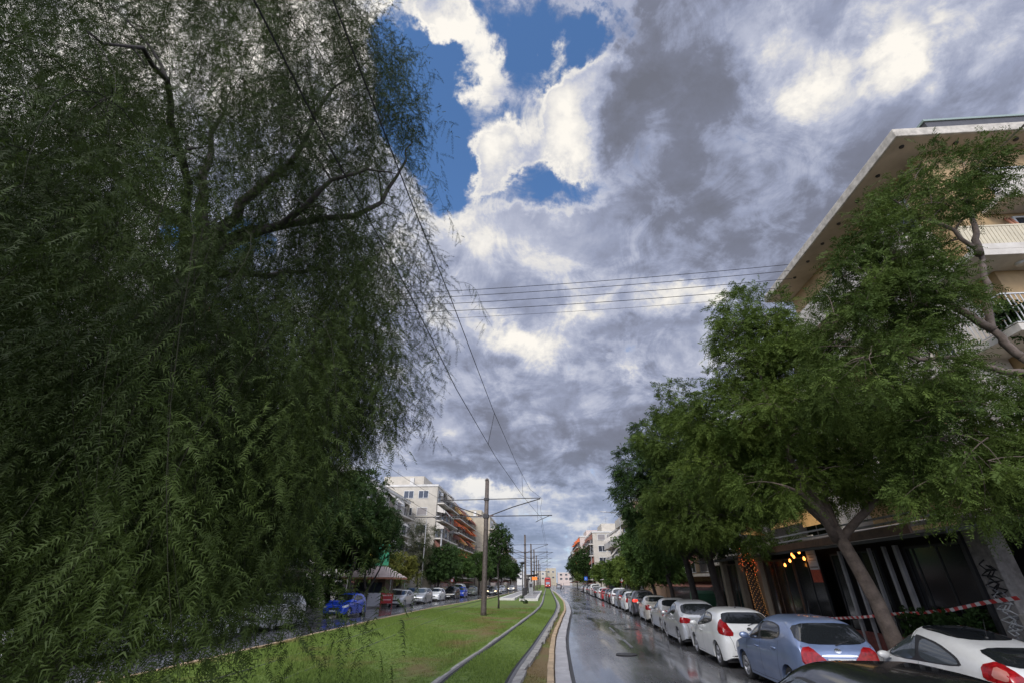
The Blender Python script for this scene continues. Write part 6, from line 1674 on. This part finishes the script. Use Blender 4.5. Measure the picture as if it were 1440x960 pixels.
for i, (y, x) in enumerate(((18.0,8.0),(24.5,8.6),(33,9.0),(40,9.3))):
    t = thing('bollard', 'short dark pavement bollard beside the parked cars under the trees', 'bollard', (x, y, .14), 0, 'pavement bollards'); MB().tube([(0,0,0),(0,0,.9)], .06, 8).build('shaft', M_pole_d, t); MB().lathe([(.075,.9),(.075,.97),(0,1.02)], 8).build('cap', M_pole_d, t)
t = thing('litter_bin', 'green wheeled bin among the tree trunks on the right pavement', 'bin', (9.4,31.5,.14))
MB().hexa([(-.5,-.4,.1),(.5,-.4,.1),(.5,.4,.1),(-.5,.4,.1),(-.6,-.5,1.1),(.6,-.5,1.1),(.6,.5,1.1),(-.6,.5,1.1)]).build('tub', mat('bin_green', (.03,.10,.05), .5), t); MB().tube([(-.62,0,1.15),(.62,0,1.15)], .45, 10).build('lid', mat('bin_lid', (.04,.12,.06), .5), t)
for i, (x, y) in enumerate(((-3.3,39.6),(-1.6,52.5),(-4.4,54))):
    pass
# small dark shrubs and a stone on the lawn by the platform
for i, (x, y, s, lb) in enumerate(((-2.55,54.6,.35,'small round dark shrub by the near platform corner'),(-2.1,50.5,.22,'dark tuft of weeds on the bare strip before the platform'))):
    shrub('shrub', lb, (x, y, .27), 80+i, (s,s,s*.7), M_dk, 14, .1, 4, .05, .02)

# two people crossing far down the right road
M_skin = mat('skin', (.42,.26,.19), .6); M_dcl = mat('dark_clothing', (.03,.03,.04), .8); M_lcl = mat('pale_clothing', (.42,.42,.45), .8); M_hair = mat('dark_hair', (.02,.015,.012), .7)
def person(label, loc, rz, top, legs, group=None, stride=.22):
    J = [(0,0,.95),(0,0,1.15),(0,0,1.40),(0,0,1.52),(0,-.02,1.66),(0,-.01,1.76),
         (-.10,0,.90),(-.11,-stride*.7,.50),(-.11,-stride*.9,.10),(-.11,-stride*.9-.16,.04),
         (.10,0,.90),(.11,stride*.35,.50),(.11,stride*1.3,.14),(.11,stride*1.3-.14,.05),
         (-.20,0,1.40),(-.25,.08,1.13),(-.24,-.02,.88),(.20,0,1.40),(.25,-.08,1.13),(.24,-.16,.90)]
    Ed = [(0,1),(1,2),(2,3),(3,4),(4,5),(0,6),(6,7),(7,8),(8,9),(0,10),(10,11),(11,12),(12,13),(2,14),(14,15),(15,16),(2,17),(17,18),(18,19)]
    rad = [.15,.145,.15,.06,.095,.07,.095,.065,.045,.04,.095,.065,.045,.04,.07,.05,.035,.07,.05,.035]
    me = bpy.data.meshes.new('person'); me.from_pydata(J, Ed, []); o = bpy.data.objects.new('person', me); COL.objects.link(o)
    sk = o.modifiers.new('skin', 'SKIN')
    for i, r in enumerate(rad): me.skin_vertices[0].data[i].radius = (r, r*.8)
    me.skin_vertices[0].data[0].use_root = True
    o.modifiers.new('sub', 'SUBSURF').levels = 1
    dg = bpy.context.evaluated_depsgraph_get(); m2 = bpy.data.meshes.new_from_object(o.evaluated_get(dg)); o.modifiers.clear(); o.data = m2
    for q in (M_skin, top, legs): m2.materials.append(q)
    for p in m2.polygons: p.use_smooth = True; p.material_index = 0 if p.center.z > 1.49 else (1 if p.center.z > .93 else 2)
    o.location = loc; o.rotation_euler = (0,0,rz); tag(o, label, 'person', group)
    MB().lathe([(.0,.06),(.10,.02),(.12,-.06),(.10,-.12)], 10, 'Z', (0,.02,1.78)).build('hair', M_hair, o, smooth=True)
    return o
person('person in dark clothes crossing the far right road, walking left', (4.4,150,.03), R(90), M_dcl, M_dcl)
person('person in a pale top crossing the far right road behind the other', (5.15,151.5,.03), R(80), M_lcl, M_dcl)

# wet leaves dropped along the right-hand kerb and on the pavement
n = 2600
y = 9+45*RNG.random(n)**1.3; side = RNG.random(n)
pr = np.array([PR(v) for v in y]); x = np.where(side < .45, pr-0.05-0.5*RNG.random(n)**2, pr+0.25+3.0*RNG.random(n)); z = np.where(x < pr, .045, .165)
az = RNG.random(n)*2*PI; l = .018+.022*RNG.random(n); d = np.stack([np.cos(az)*l, np.sin(az)*l, .006*RNG.random(n)], 1); q = np.stack([-np.sin(az)*l*.45, np.cos(az)*l*.45, .006*RNG.random(n)], 1); c = np.stack([x, y, z], 1)
tag(link('fallen_leaves', np_mesh('fallen_leaves', np.stack([c-d, c-q, c+d, c+q], 1).reshape(-1,3), 4, leafmat('fallen_leaf', (.10,.07,.02), (.20,.15,.04), .1, 3))), 'small wet yellow leaves scattered along the right-hand kerb', 'leaves', kind='stuff')

shrub('bush', 'broad dark bush left of the kiosk, behind the royal blue car', (-20.3, 45.0, .14), 91, (2.0,1.2,1.35), M_dk, 90, .45, 5, .18, .04, nfr=12)
shrub('bush', 'rounded dark bush at the foot of the trees behind the trailing foliage', (-19.4, 37.5, .14), 92, (1.6,1.6,1.2), M_dk, 80, .45, 5, .18, .04, nfr=12)
